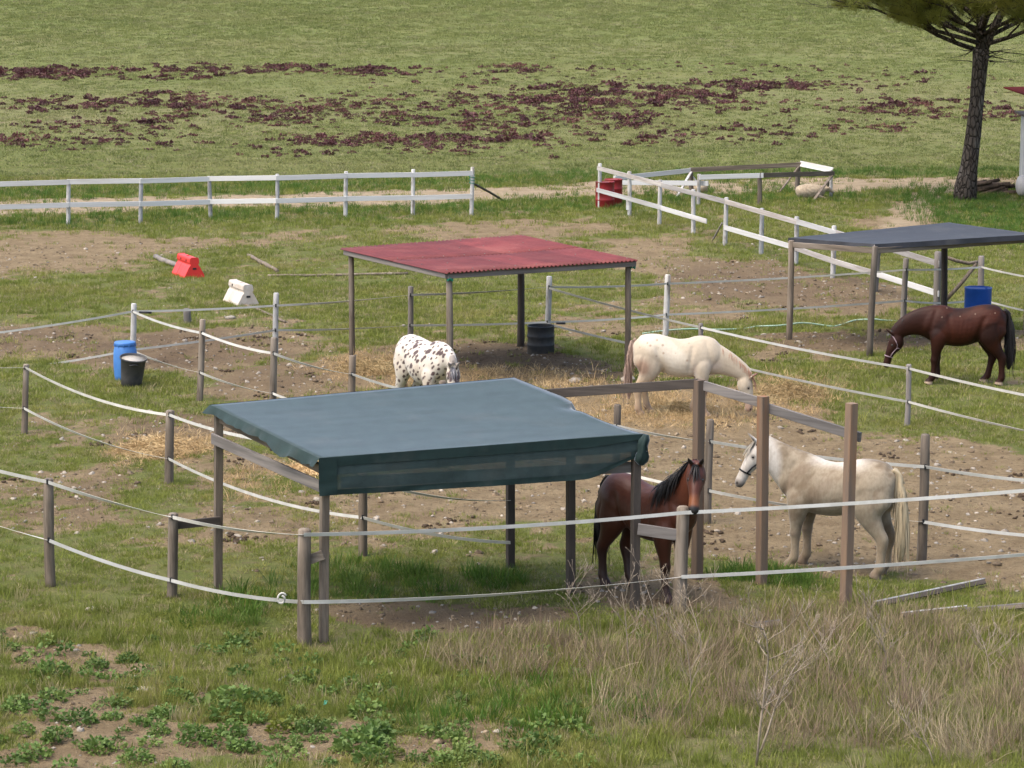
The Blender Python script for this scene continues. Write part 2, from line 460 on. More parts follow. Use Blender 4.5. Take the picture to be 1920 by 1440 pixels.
# ------------------------------------------------------------------ scattering (ground cover that nobody could count)
def scatter(name, label, cat, protos, P, yaw, scl, idx, tilt=0.0):
    me = bpy.data.meshes.new(name)
    n = len(P)
    me.vertices.add(n); me.vertices.foreach_set("co", np.asarray(P, np.float32).ravel())
    rot = np.zeros((n, 3), np.float32)
    rot[:, 0] = RNG.normal(0, tilt, n) if tilt else 0; rot[:, 1] = RNG.normal(0, tilt, n) if tilt else 0; rot[:, 2] = yaw
    me.attributes.new("rot", 'FLOAT_VECTOR', 'POINT').data.foreach_set("vector", rot.ravel())
    me.attributes.new("scl", 'FLOAT', 'POINT').data.foreach_set("value", np.asarray(scl, np.float32))
    me.attributes.new("pick", 'INT', 'POINT').data.foreach_set("value", np.asarray(idx, np.int32))
    o = bpy.data.objects.new(name, me); COL.objects.link(o)
    o['kind'] = 'stuff'; o['label'] = label; o['category'] = cat
    ng = bpy.data.node_groups.new(name, 'GeometryNodeTree')
    ng.interface.new_socket("Geometry", in_out='INPUT', socket_type='NodeSocketGeometry')
    ng.interface.new_socket("Geometry", in_out='OUTPUT', socket_type='NodeSocketGeometry')
    N = ng.nodes.new; L = ng.links.new
    gi = N('NodeGroupInput'); go = N('NodeGroupOutput'); iop = N('GeometryNodeInstanceOnPoints')
    jn = N('GeometryNodeJoinGeometry')
    for pm in protos:
        po = bpy.data.objects.new(pm.name, pm)          # prototype, not linked to the scene
        oi = N('GeometryNodeObjectInfo'); oi.inputs['Object'].default_value = po
        g2i = N('GeometryNodeGeometryToInstance')
        L(oi.outputs['Geometry'], g2i.inputs[0]); L(g2i.outputs[0], jn.inputs[0])
    def na(nm, dt):
        a = N('GeometryNodeInputNamedAttribute'); a.data_type = dt; a.inputs['Name'].default_value = nm
        return a.outputs['Attribute']
    L(gi.outputs[0], iop.inputs['Points']); L(jn.outputs[0], iop.inputs['Instance'])
    iop.inputs['Pick Instance'].default_value = True
    L(na('pick', 'INT'), iop.inputs['Instance Index'])
    e2r = N('FunctionNodeEulerToRotation'); L(na('rot', 'FLOAT_VECTOR'), e2r.inputs[0]); L(e2r.outputs[0], iop.inputs['Rotation'])
    L(na('scl', 'FLOAT'), iop.inputs['Scale'])
    L(iop.outputs[0], go.inputs[0])
    md = o.modifiers.new("scatter", 'NODES'); md.node_group = ng
    return o

def blades_mesh(name, mat, n, h, w, spread, lean, seed, seg=2, curl=.6):
    r = np.random.default_rng(seed); V = []; T = []
    for i in range(n):
        a = r.uniform(0, 2 * math.pi); rr = spread * math.sqrt(r.uniform(0, 1))
        bx, by = rr * math.cos(a), rr * math.sin(a)
        H = h * r.uniform(.55, 1.15); ww = w * r.uniform(.7, 1.2)
        la = a + r.normal(0, .9); ln = lean * r.uniform(.2, 1.2)
        dx, dy = math.cos(la), math.sin(la); fa = r.uniform(0, math.pi); sx, sy = math.cos(fa) * ww / 2, math.sin(fa) * ww / 2
        b = len(V)
        for s in range(seg):
            t = s / seg
            o = ln * H * (t + curl * t * t) / (1 + curl)
            wd = 1 - .45 * t
            V += [(bx + dx * o - sx * wd, by + dy * o - sy * wd, H * t - .01), (bx + dx * o + sx * wd, by + dy * o + sy * wd, H * t - .01)]
        o = ln * H
        V.append((bx + dx * o, by + dy * o, H * (1 - .25 * ln)))
        for s in range(seg - 1):
            k = b + 2 * s
            T += [(k, k + 1, k + 3), (k, k + 3, k + 2)]
        k = b + 2 * (seg - 1); T.append((k, k + 1, k + 2))
    return tri_mesh(name, V, T, mat)

# ------------------------------------------------------------------ ground
def ground_material():
    k = NT('paddock_ground'); b = k.b
    pos = k.coord("Position")
    A = lambda n: k.attr(n).outputs["Fac"]
    bare, mud, straw, dry, lush = A('bare'), A('mud'), A('straw'), A('dry'), A('lush')
    nf = k.noise(9, 6, .7, pos); nm = k.noise(1.7, 5, .6, pos); nl = k.noise(.12, 4, .6, pos); nx = k.noise(38, 4, .7, pos)
    g = k.mix(k.ramp(nf, .3, .7), GR_A, GR_B)
    g = k.mix(k.ramp(nm, .4, .7), g, GR_C)
    sep = k.n("SeparateXYZ"); k.l(pos, sep.inputs[0])
    g = k.mix(k.ramp(sep.outputs[1], 97, 112, 0, .8), g, k.mix(k.ramp(nl, .35, .65), (.128, .158, .046), (.150, .168, .056)))
    g = k.mix(k.math('MULTIPLY', lush, .8), g, GR_L)  # lush green, also carrying the shade painted under the pine
    g = k.mix(k.math('MULTIPLY', k.math('MULTIPLY', dry, k.ramp(nf, .25, .65)), .9), g, GR_D)
    g = k.mix(k.ramp(nl, .45, .7, 0, .35), g, GR_C)
    g = k.mix(k.ramp(k.noise(4.2, 5, .7, pos), .52, .68, 0, .75), g, (.135, .102, .062))
    s = k.mix(k.ramp(nm, .3, .7), (.262, .200, .118), (.178, .130, .074))
    s = k.mix(k.ramp(nf, .48, .72), s, (.105, .074, .042))
    s = k.mix(k.ramp(nx, .55, .75), s, (.37, .295, .185))
    s = k.mix(k.math('MULTIPLY', mud, .9), s, k.mix(k.ramp(nf, .35, .65), (.085, .058, .038), (.155, .11, .07)))
    s = k.mix(k.math('MULTIPLY', A('track'), .75), s, k.mix(k.ramp(nm, .3, .7), (.37, .30, .205), (.29, .225, .145)))
    s = k.mix(k.math('MULTIPLY', straw, .85), s, k.mix(k.ramp(nx, .35, .65), (.33, .245, .135), (.22, .155, .085)))
    e = k.math('ADD', bare, k.math('MULTIPLY', k.math('SUBTRACT', nf, .5), 1.1))
    e = k.math('ADD', e, k.math('MULTIPLY', k.math('SUBTRACT', nx, .5), .5))
    f = k.ramp(e, .3, .62)
    c = k.mix(f, g, s)
    h = k.math('ADD', k.math('MULTIPLY', nf, 1.0), k.math('MULTIPLY', nx, .5))
    k.bump(h, 1.0, .09)
    return k.done(c, .95, .1)

GR_A = (.130, .155, .040); GR_B = (.098, .112, .032); GR_C = (.155, .152, .058); GR_L = (.070, .110, .024); GR_D = (.230, .190, .115)
M['ground'] = ground_material()

def axis(parts_):
    out = []
    for a, b, st in parts_:
        n = max(1, int(round((b - a) / st))); out += list(a + (b - a) * np.arange(n) / n)
    out.append(parts_[-1][1])
    return np.array(out)

def build_ground():
    ys = axis([(-30, 10, 8), (10, 24, 1.2), (24, 62, .17), (62, 112, .32), (112, 215, .9), (215, 330, 6), (330, 900, 40)])
    px = axis([(0, 14, .18), (14, 24, .34), (24, 50, 1.2), (50, 120, 7), (120, 600, 48)])
    xs = np.concatenate([-px[:0:-1], px])
    X, Y = np.meshgrid(xs, ys)
    b, m, st, dr, lu, tr = cover(X, Y)
    Z = height0(X, Y) + relief(X, Y, b, m)
    ny, nx = X.shape
    V = np.stack([X, Y, Z], -1).reshape(-1, 3)
    i = np.arange(ny - 1)[:, None] * nx + np.arange(nx - 1)[None, :]
    Q = np.stack([i, i + 1, i + nx + 1, i + nx], -1).reshape(-1, 4).astype(np.int32)
    me = bpy.data.meshes.new("ground")
    me.vertices.add(len(V)); me.vertices.foreach_set("co", V.astype(np.float32).ravel())
    me.loops.add(Q.size); me.loops.foreach_set("vertex_index", Q.ravel())
    me.polygons.add(len(Q)); me.polygons.foreach_set("loop_start", np.arange(0, Q.size, 4, dtype=np.int32))
    me.polygons.foreach_set("use_smooth", np.ones(len(Q), bool))
    me.materials.append(M['ground']); me.update(calc_edges=True)
    for nme, arr in (('bare', b), ('mud', m), ('straw', st), ('dry', dr), ('lush', lu), ('track', tr)):
        me.attributes.new(nme, 'FLOAT', 'POINT').data.foreach_set("value", arr.astype(np.float32).ravel())
    o = bpy.data.objects.new("ground", me); COL.objects.link(o)
    o['kind'] = 'structure'; o['label'] = 'grassy paddock ground with bare soil rising into a green field'
    return o
build_ground()
# ------------------------------------------------------------------ fences
def gp(px, py):
    p = at(px, py); p[2] = g1(p[0], p[1]); return p

def post_pts(tx, ty, bx, by):
    b = gp(bx, by); return b, over(tx, ty, b[1])

def bare_post(parent, tx, ty, bx, by, r, mat, seg=10, name='post'):
    b, t = post_pts(tx, ty, bx, by)
    return part(name, round_post(b, t, r, seg=seg), mat, parent, True), b, t

def on_post(b, t, py):
    """point of a post's axis seen at picture row py"""
    lo, hi = 0.0, 1.2
    z = over(960, py, b[1])[2]
    f = (z - b[2]) / max(1e-6, t[2] - b[2])
    return b + (t - b) * f

FRONT = np.array([0, -1.0, 0])

def insulator(parent, p, d=FRONT, r=.05):
    c = p + d * (r + .012)
    return part('insulator', board(c - np.array([0, 0, .035]), c + np.array([0, 0, .035]), .03, .03, up=(0, 1, .01)), M['black_plastic'], parent)

# white board fence along the track
f = thing('white_fence', 'long white two-rail board fence along the far dirt track', 'fence', gp(519, 411))
WF = [(-140, 350, -140, 424), (-6, 344, -6, 421), (129, 337, 128, 420), (265, 335, 263, 417), (392, 331, 395, 408), (520, 327, 519, 411), (649, 322, 648, 409), (775, 318, 774, 404), (886, 314, 883, 403)]
tops = []
for w in WF:
    po, b, t = bare_post(f, *w, r=.065, mat=M['white_paint']); tops.append((b, t))
def wrow(x, a, b): return a[1] + (b[1] - a[1]) * (x - a[0]) / (b[0] - a[0])
for k in range(len(WF) - 1):
    for (r0, r1) in (((0, 344), (886, 324.5)), ((0, 387), (886, 367.5))):
        e = []
        for q in (k, k + 1):
            b, t = tops[q]; xx = WF[q][2]
            e.append(on_post(b, t, wrow(xx, r0, r1)) + FRONT * .085)
        d = unit(e[1] - e[0])
        jig = np.array([0, 0, .012 * (-1) ** k])
        part('rail', board(e[0] - d * .03 + jig + FRONT * .012 * (k % 2), e[1] + d * .03 - jig * .4 + FRONT * .012 * (k % 2), .155, .028), M['white_rail'], f)
b, t = tops[-1]
p0 = on_post(b, t, 345) + np.array([.07, 0, 0]); p1 = gp(945, 377)
part('brace', tube([p0, (p0 + p1) / 2 + np.array([0, 0, .02]), p1], [.035, .04, .035], 8), M['wood_dark'], f, True, 'dark pole leaning against the end post')
rp = [on_post(b, t, y) + np.array([.09 * math.cos(a), .09 * math.sin(a), 0]) for a, y in zip(np.linspace(0, 18, 30), np.linspace(328, 344, 30))]
rp += [p0 + (p1 - p0) * s + np.array([0, -.05, .06 * math.sin(9 * s)]) for s in (.05, .1, .16)]
part('rope', tube(rp, .012, 6), M['rope'], f, True, 'green rope wound round the end post')

# weathered board fence running from the drums towards the dark shelter
f = thing('board_fence', 'weathered grey and white board fence slanting from red drums to dark canopy', 'fence', gp(1300, 439))
BF = [(1125, 307, 1124, 390), (1180, 322, 1180, 406), (1238, 338, 1236, 422), (1300, 356, 1300, 440), (1362, 371, 1359, 460), (1429, 391, 1427, 475), (1494, 407, 1492, 496), (1564, 424, 1561, 520), (1648, 452, 1640, 548), (1759, 473, 1757, 590)]
tops = []
for w in BF:
    po, b, t = bare_post(f, *w, r=.065 if w[0] < 1700 else .085, mat=M['white_paint'] if w[0] < 1640 else M['wood_grey']); tops.append((b, t))
def brail(x0, y0, x1, y1, mat, w=.14, k=0):
    """a rail through the posts between two picture points; depth follows the posts"""
    xs = [q[2] for q in BF]; Ys = [tt[0][1] for tt in tops]
    e = [over(x, y, float(np.interp(x, xs, Ys)) - .09 - .012 * (k % 2)) for x, y in ((x0, y0), (x1, y1))]
    part('rail', board(e[0], e[1], w, .028), mat, f)
brail(1120, 315, 1243, 347, M['grey_rail']); brail(1240, 347, 1364, 379, M['grey_rail'], k=1); brail(1360, 378, 1496, 417, M['grey_rail']); brail(1492, 415, 1568, 437, M['white_rail'], k=1)
brail(1566, 436, 1650, 461, M['grey_rail']); brail(1648, 460, 1761, 495, M['grey_rail'], k=1)
brail(1119, 356, 1242, 390, M['white_rail']); brail(1240, 390, 1325, 415, M['white_rail'], k=1)
brail(1357, 426, 1482, 462, M['white_rail']); brail(1479, 461, 1566, 491, M['grey_rail'], k=1); brail(1563, 490, 1645, 514, M['grey_rail']); brail(1642, 513, 1760, 551, M['white_rail'], k=1)
b, t = tops[4]
p0 = on_post(b, t, 418) + np.array([-.1, 0, 0]); p1 = gp(1336, 452)
part('brace', board(p0, p1, .05, .04), M['wood_grey'], f)
b, t = tops[1]
part('loose_board', board(on_post(b, t, 375) + np.array([-.06, -.07, 0]), on_post(b, t, 393) + np.array([-.06, -.07, 0]), .09, .025, up=(1, 0, 0)), M['white_rail'], f)
bA, tA = tops[-1]
q0 = over(1773, 482, bA[1] + .05); q1 = over(1834, 491, bA[1] + .25)
part('crossbar', tube([q0, (q0 * .66 + q1 * .34) + np.array([0, 0, -.05]), (q0 * .3 + q1 * .7) + np.array([0, 0, -.07]), q1], .04, 8), M['wood'], f, True)
q0 = over(1774, 562, bA[1] + .05); q1 = over(1831, 494, bA[1] + .22)
part('crossbar', tube([q0, (q0 + q1) / 2 + np.array([.03, 0, 0]), q1], .05, 8), M['wood'], f, True)

# open timber pen by the track, with a sheep lying in it
f = thing('timber_pen', 'small open timber pen of brown and white boards beside the track', 'pen', gp(1430, 370))
pc = {}
for nme, w, mt, r in (('A', (1295, 315, 1296, 361), 'wood', .08), ('B', (1311, 327, 1309, 386), 'white_paint', .06), ('C', (1424, 331, 1424, 384), 'wood', .075), ('D', (1497, 305, 1494, 357), 'wood', .085), ('E', (1558, 319, 1558, 371), 'white_paint', .055), ('Z', (1153, 330, 1153, 369), 'white_paint', .06)):
    po, b, t = bare_post(f, *w, r=r, mat=M[mt]); pc[nme] = (b, t)
def pr(a, ya, b2, yb, mat, w=.16, off=-.09, xa=0, xb=0):
    e0 = on_post(*pc[a], ya) + np.array([xa, off, 0]); e1 = on_post(*pc[b2], yb) + np.array([xb, off, 0])
    part('rail', board(e0, e1, w, .03), M[mat], f)
pr('Z', 334, 'A', 319, 'white_rail'); pr('A', 318, 'D', 308, 'wood', off=-.12, xb=.1); pr('B', 332, 'C', 328.5, 'white_rail', xb=.12); pr('C', 328, 'E', 324.5, 'wood', off=-.125, xb=.1)
pr('Z', 341.5, 'B', 343, 'white_rail', off=-.13, xb=.3)
e0 = on_post(*pc['D'], 308) + np.array([.05, -.02, .03]); e1 = on_post(*pc['E'], 322) + np.array([.05, .02, .05])
part('rail', board(e0, e1, .2, .03, up=(0.5, -.5, .8)), M['white_rail'], f)
def brace(a, ya, px, py, mat, off=-.16, w=.1):
    p0 = on_post(*pc[a], ya) + np.array([0, off, 0]); p1 = gp(px, py)
    part('brace', board(p0, p1, w, .04, up=(0, 1, .3)), M[mat], f)
brace('A', 322, 1269, 369, 'white_paint'); brace('A', 326, 1322, 362, 'white_paint', .1, .07); brace('D', 312, 1462, 360, 'wood', -.16, .12); brace('E', 328, 1524, 378, 'wood', -.2, .13); brace('E', 332, 1549, 359, 'wood_dark', .12, .09)

# electric tape fences -------------------------------------------------
def tape_fence(label, loc, posts, tapes, name='tape_fence'):
    f = thing(name, label, 'fence', loc)
    reg = {}
    for key, tx, ty, bx, by, r, mat in posts:
        po, b, t = bare_post(f, tx, ty, bx, by, r, M[mat]); reg[key] = (po, b, t, r)
    k = 0
    for seq, w in tapes:
        prev = None
        for it in seq:
            key, py = it[0], it[1]; sag = it[2] if len(it) > 2 else .05
            if key in reg:
                po, b, t, r = reg[key]; p = on_post(b, t, py) + FRONT * (r + .02)
                if not (len(it) > 3): insulator(po, p - FRONT * (r + .02), FRONT, r)
            else: p = np.asarray(key(py) if callable(key) else over(key[0], py, key[1]), float)
            if prev is not None:
                rs = random.Random(k * 7 + int(py)); k += 1
                part('tape', ribbon(prev, p, w, sag, 14, (rs.uniform(-.35, .35), rs.uniform(-.35, .35)) if rs.random() < .75 else (0, math.pi * .45)), M['tape'], f)
            prev = p
    return f, reg

YB = {k: gp(*v)[1] for k, v in dict(L250=(248, 668), P517=(516, 640)).items()}
fT1, rT1 = tape_fence('white tape fence on whitewashed posts crossing the paddock behind the red shelter', gp(769, 640),
    [('a', 251, 570, 246, 678, .06, 'white_paint'), ('b', 518, 550, 516, 668, .06, 'white_paint'), ('c', 770, 538, 768, 652, .06, 'wood_grey'), ('d', 1030, 519, 1024, 640, .065, 'white_paint'),
     ('e', 1252, 516, 1247, 628, .065, 'white_paint'), ('g', 1699, 485, 1693, 606, .065, 'wood_grey'), ('h', 1840, 481, 1836, 590, .075, 'wood_grey'), ('i', 2010, 500, 2010, 625, .06, 'wood_grey')],
    [([((-160, 52.5), 640), ('a', 583, .06), ('b', 572, .02), ('c', 552, .03), ('d', 537, .03), ('e', 531, .03), ('g', 505, .03), ('h', 500, .02, 1), ('i', 530, .04)], .042),
     ([((-160, 52.5), 710), ('a', 655, .08), ('b', 618, .02), ('c', 609, .03), ('d', 603, .02), ('e', 589, .03), ('g', 563, .03), ('h', 560, .07, 1), ('i', 598, .04)], .042)])
h = on_post(*rT1['a'][1:3], 586) + np.array([.25, -.1, .0])
part('gate_handle', tube([h - np.array([.12, 0, -.02]), h + np.array([.14, 0, .01])], .022, 8), M['black_plastic'], fT1, True)
h = on_post(*rT1['d'][1:3], 605) + np.array([.3, -.1, 0])
part('gate_handle', tube([h - np.array([.1, 0, 0]), h + np.array([.1, 0, .0])], .025, 8), M['black_plastic'], fT1, True)

fT2, rT2 = tape_fence('sagging tape fence slanting from blue barrel behind the green shelter to the far right', gp(512, 790),
    [('b', 380, 600, 373, 750, .06, 'wood'), ('c', 514, 634, 510, 792, .065, 'wood'), ('d', 661, 668, 657, 812, .065, 'wood'), ('e', 830, 715, 828, 850, .06, 'wood'), ('g', 1158, 760, 1153, 897, .062, 'wood'), ('h', 1332, 788, 1326, 980, .06, 'wood'), ('i', 1735, 816, 1727, 1050, .068, 'wood'), ('j', 2080, 850, 2075, 1080, .065, 'wood')],
    [([(lambda py: on_post(*rT1['a'][1:3], py) + FRONT * .09, 583), ('b', 623, .05), ('c', 661, .05), ('d', 700, .05), ('e', 742, .05), ('g', 797, .05), ('h', 826, .03), ('i', 873, .04), ('j', 908, .05)], .045),
     ([(lambda py: on_post(*rT1['a'][1:3], py) + FRONT * .09, 655), ('b', 697, .05), ('c', 736, .05), ('d', 776, .05), ('e', 820, .05), ('g', 880, .05), ('h', 918, .03), ('i', 976, .05), ('j', 1010, .05)], .045)])

fT3, rT3 = tape_fence('tape fence slanting right between the cream horse and the dark bay horse', gp(1703, 795),
    [('b', 1314, 607, 1310, 722, .05, 'wood_grey'), ('c', 1704, 684, 1700, 797, .05, 'wood_grey'), ('d', 2120, 772, 2115, 900, .05, 'wood_grey')],
    [([(lambda py: on_post(*rT1['d'][1:3], py) + FRONT * .1, 539), ('b', 613, .03), ('c', 690, .04), ('d', 775, .05)], .045),
     ([(lambda py: on_post(*rT1['d'][1:3], py) + FRONT * .1, 606), ('b', 668, .04), ('c', 752, .04), ('d', 845, .05)], .045)])

# ------------------------------------------------------------------ shade-net shelters
def cloth_mat(name, base, sheen, alpha=None):
    k = NT(name); v = k.coord("Position")
    f = k.noise(5, 5, .6, v)
    w = k.n("TexWave", wave_type='BANDS', bands_direction='Y'); w.inputs["Scale"].default_value = 55; w.inputs["Distortion"].default_value = 1.5
    k.l(v, w.inputs["Vector"])
    c = k.mix(k.ramp(f, .3, .7, 0, .6), base, tuple(x * 1.6 for x in base))
    c = k.mix(k.ramp(k.noise(1.3, 5, .65, v), .5, .7, 0, .18), c, (.12, .115, .10))
    c = k.mix(k.math('MULTIPLY', w.outputs["Fac"], .25), c, tuple(x * .6 for x in base))
    k.bump(k.noise(130, 2, .5, v), .25, .004)
    m = k.done(c, .75, .3)
    k.b.inputs["Sheen Weight"].default_value = sheen[1]; k.b.inputs["Sheen Roughness"].default_value = .35
    k.b.inputs["Sheen Tint"].default_value = (*sheen[0], 1)
    if alpha is not None:
        g = k.math('MULTIPLY_ADD', w.outputs["Fac"], .12, alpha - .06)
        k.l(g, k.b.inputs["Alpha"])
    return m
M['net'] = cloth_mat('green_shade_net', (.024, .041, .040), ((.80, .88, 1.0), .38), .92)
M['net_hem'] = cloth_mat('green_shade_net_folded', (.009, .023, .021), ((.75, .86, 1.0), .3), None)
M['net_black'] = cloth_mat('charcoal_shade_net', (.020, .021, .025), ((.8, .88, 1.0), .08), None)

def cloth(cA, cB, cC, cD, nu, nv, sag=.05, wr=.008, seed=0, edge=None):
    """sheet A-B-C-D (A->B along u, A->D along v), sagging between its edges"""
    V = []; Fc = []
    for j in range(nv + 1):
        for i in range(nu + 1):
            u, v = i / nu, j / nv
            p = (cA * (1 - u) + cB * u) * (1 - v) + (cD * (1 - u) + cC * u) * v
            s = sag * (math.sin(math.pi * u) * math.sin(math.pi * v)) ** .6 * (1 if 0 < u < 1 and 0 < v < 1 else 0)
            w = wr * (float(fbm(u * 7, v * 22, seed, 3)) - .5) * 2
            q = p + np.array([0, 0, w - s])
            if edge is not None: q = q + edge(u, v)
            V.append(q)
    for j in range(nv):
        for i in range(nu):
            k = j * (nu + 1) + i; Fc.append((k, k + 1, k + nu + 2, k + nu + 1))
    return V, Fc

# green shelter
GA, GB, GD, GC, GE = gp(408, 1106), gp(606, 1201), gp(1190, 1145), gp(957, 1062), gp(1070, 1112)
tA, tB, tD, tC, tE = over(410, 768, GA[1]), over(609, 866, GB[1]), over(1193, 822, GD[1]), over(957, 718, GC[1]), over(1070, 792, GE[1])
f = thing('green_net_shelter', 'open shelter roofed with dark green shade net in front of the horses', 'shelter', GB)
legs = {}
for nme, b, t, mt in (('A', GA, tA, 'wood'), ('B', GB, tB, 'wood'), ('D', GD, tD, 'wood_dark'), ('C', GC, tC, 'wood_dark'), ('E', GE, tE, 'wood_dark')):
    legs[nme] = part('post', square_post(b, t, .105, .35), M[mt], f)
def rect_frame(pts, parent, mat, w=.12, t=.045, lift=-.05):
    for a, b in zip(pts, pts[1:] + pts[:1]):
        d = unit(np.asarray(b) - np.asarray(a))
        part('roof_beam', board(np.asarray(a) + d * .03 + np.array([0, 0, lift]), np.asarray(b) - d * .03 + np.array([0, 0, lift]), w, t), mat, parent)
rect_frame([tA, tB, tD, tC], f, M['wood'], lift=-.11)
part('roof_beam', board((tA + tB) / 2 + np.array([0, 0, -.16]), (tC + tD) / 2 + np.array([0, 0, -.16]), .1, .045), M['wood'], f)
part('rail', board(over(398, 822, GA[1] - .07), over(614, 918, GB[1] - .04) , .145, .035), M['wood_grey'], f)
part('rail', board(over(640, 905, GB[1] + .06), over(1196, 875, GD[1] + .075), .14, .035), M['wood_grey'], f)
# roof cloth, corners pushed a little beyond the posts
cen = (tA + tB + tC + tD) / 4
def outw(p, m=.13): d = p - cen; d[2] = 0; return p + unit(d) * m
cA_, cB_, cD_, cC_ = outw(tA, .12), outw(tB, .12), outw(tD, .12), outw(tC, .10)
for q in (cA_, cB_, cD_, cC_): q[2] += .06
dEdge = unit((cB_ - cA_)); 
def notch(u, v):
    # the right-hand edge of the net pulls in where it is tied half way up
    k = max(0, (u - .93) / .07)
    s = .07 * float(sstep(.53, .58, v)) * (1 - v) * 2 - .15 * float(sstep(.57, .52, v)) * math.sin(math.pi * min(1, v / .56)) ** .7
    return unit(cD_ - cB_) * s * k + np.array([0, 0, -.05 * k * math.exp(-((v - .5) / .08) ** 2)])
V, Fc = cloth(cB_, cD_, cC_, cA_, 44, 40, .03, .0035, 5, notch)
V = [np.asarray(p) for p in V]
top_cloth = part('roof_net', (V, Fc), M['net'], f, True)
sol = top_cloth.modifiers.new('thickness', 'SOLIDIFY'); sol.thickness = .006
# folded hems along the edges, hanging down unevenly
def skirt(line, drop, seed, out=(0, 0, 0), wav=.02):
    V = []; Fc = []; n = len(line)
    for i, p in enumerate(line):
        t = i / (n - 1); d = drop(t) if callable(drop) else drop
        w = wav * (float(fbm(t * 14, .3, seed, 3)) - .5) * 2
        for j in range(5):
            s = j / 4
            V.append(np.asarray(p) + np.array([0, 0, -d * s]) + np.asarray(out) * (s * .7 + w * s * 2.5) + np.array([0, 0, .004]))
    for i in range(n - 1):
        for j in range(4):
            k = i * 5 + j; Fc.append((k, k + 5, k + 6, k + 1))
    return V, Fc
nu, nv = 44, 40
leftl = [V[j * (nu + 1)] for j in range(nv + 1)]
frontl = [V[i] for i in range(nu + 1)]
rightl = [V[j * (nu + 1) + nu] for j in range(nv + 1)]
backl = [V[nv * (nu + 1) + i] for i in range(nu + 1)]
nl = unit(np.cross(cA_ - cB_, (0, 0, 1))); nl = nl if np.dot(nl, cB_ - cD_) > 0 else -nl
nf_ = unit(np.cross(cD_ - cB_, (0, 0, 1))); nf_ = nf_ if nf_[1] < 0 else -nf_
hemL = part('net_hem', skirt(leftl, lambda t: .10 + .07 * math.exp(-((t - .28) / .08) ** 2) + .05 * math.exp(-((t - .12) / .05) ** 2) - .03 * math.exp(-((t - .2) / .03) ** 2), 3, nl * .1, .4), M['net_hem'], f, True)
hemR = part('net_hem', skirt(rightl, lambda t: .12, 4, -nl * .08, .4), M['net_hem'], f, True)
hemK = part('net_hem', skirt(backl, .10, 6, -nf_ * .05, .4), M['net_hem'], f, True)
# hanging front panel with dark hems
def vdrop(t): return .45 + .07 * t - .24 * sstep(.80, 1.0, t)
def panel(t0, t1, z0, z1, n, m, seed, off=0.0):
    V = []; Fc = []
    for i in range(n + 1):
        t = t0 + (t1 - t0) * i / n
        p = cB_ + (cD_ - cB_) * t
        D = float(vdrop(t))
        for j in range(m + 1):
            s = z0 + (z1 - z0) * j / m
            w = .022 * (float(fbm(t * 9 + s * 3, s * 3.0 - t * 2, seed, 3)) - .5) * 2 * (.2 + s)
            sagz = .015 * math.sin(math.pi * t) * s
            V.append(p + nf_ * (.012 + w + off) + np.array([0, 0, -D * s - sagz]))
    for i in range(n):
        for j in range(m):
            k = i * (m + 1) + j; Fc.append((k, k + m + 1, k + m + 2, k + 1))
    return V, Fc
val = part('front_net', panel(0.0, .985, 0, 1, 60, 10, 12), M['net'], f, True, 'translucent green net hanging from the front edge')
part('net_hem', panel(-.002, .99, -.03, .22, 60, 4, 12, .012), M['net_hem'], val, True)
part('net_hem', panel(0, .985, .87, 1.02, 60, 3, 12, .012), M['net_hem'], val, True)
part('net_hem', panel(-.004, .05, .0, 1.02, 6, 8, 12, .02), M['net_hem'], val, True)
# bunched corner at the right end
bq = []
cr = cD_ + nf_ * .03
for i in range(7):
    s = i / 6
    bq.append(cr + np.array([-.02 - .05 * s, -.02, .0 - .40 * s]))
V2, F2 = tube(bq, [.03, .055, .062, .058, .066, .05, .02], 14)
V2 = [bq[min(6, i // 14)] + (np.asarray(p) - bq[min(6, i // 14)]) * (1 + .34 * math.cos(5 * 2 * math.pi * (i % 14) / 14 + (i // 14) * .5)) for i, p in enumerate(V2)]
V2 = [p + np.array([1, .6, 0]) * .05 * (float(fbm(p[2] * 9, (p[0] + p[1]) * 14, 8, 3)) - .5) * 2 for p in V2]
part('net_bunch', (V2, F2), M['net_hem'], f, True, 'bunched net tied at the corner')

# red corrugated shelter
roofP, roofL, roofR = at_h(838, 512, 2.32), at_h(645, 468, 2.30), at_h(1192, 489, 2.33)
roofF = roofL + roofR - roofP; roofF[2] = 2.36
RPb = [np.array([p[0], p[1], g1(p[0], p[1])]) for p in (roofP, roofL, roofF, roofR)]
f = thing('red_roof_shelter', 'shelter with red corrugated roof on four slim wooden posts', 'shelter', RPb[0])
cen = (roofP + roofF) / 2
for b, q, rr in zip(RPb, (roofP, roofL, roofF, roofR), (.065, .06, .075, .06)):
    d = unit(np.array([cen[0] - q[0], cen[1] - q[1], 0])) * .16
    bb = b + d; bb[2] = g1(bb[0], bb[1])
    part('post', round_post(bb, np.array([q[0], q[1], q[2] - .07]) + d, rr), M['wood_dark'] if rr > .07 else M['wood'], f, True)
zz = np.array([0, 0, -.06])
edg = [roofP, roofR, roofF, roofL]
for a, b2 in zip(edg, edg[1:] + edg[:1]):
    d = unit(b2 - a)
    part('roof_beam', board(a + d * .02 + zz, b2 - d * .02 + zz, .10, .05), M['wood_grey'], f)
for s in (.33, .66):
    a = roofP + (roofL - roofP) * s; b2 = roofR + (roofF - roofR) * s
    part('purlin', board(a + zz * 1.1, b2 + zz * 1.1, .07, .05), M['wood'], f)
M['red_sheet'] = mottled('red_fibre_sheet', (.165, .038, .039), (.120, .028, .030), 2.5, rough=.65, bump=.1, c3=(.195, .058, .054), spec=.2, fine=25)
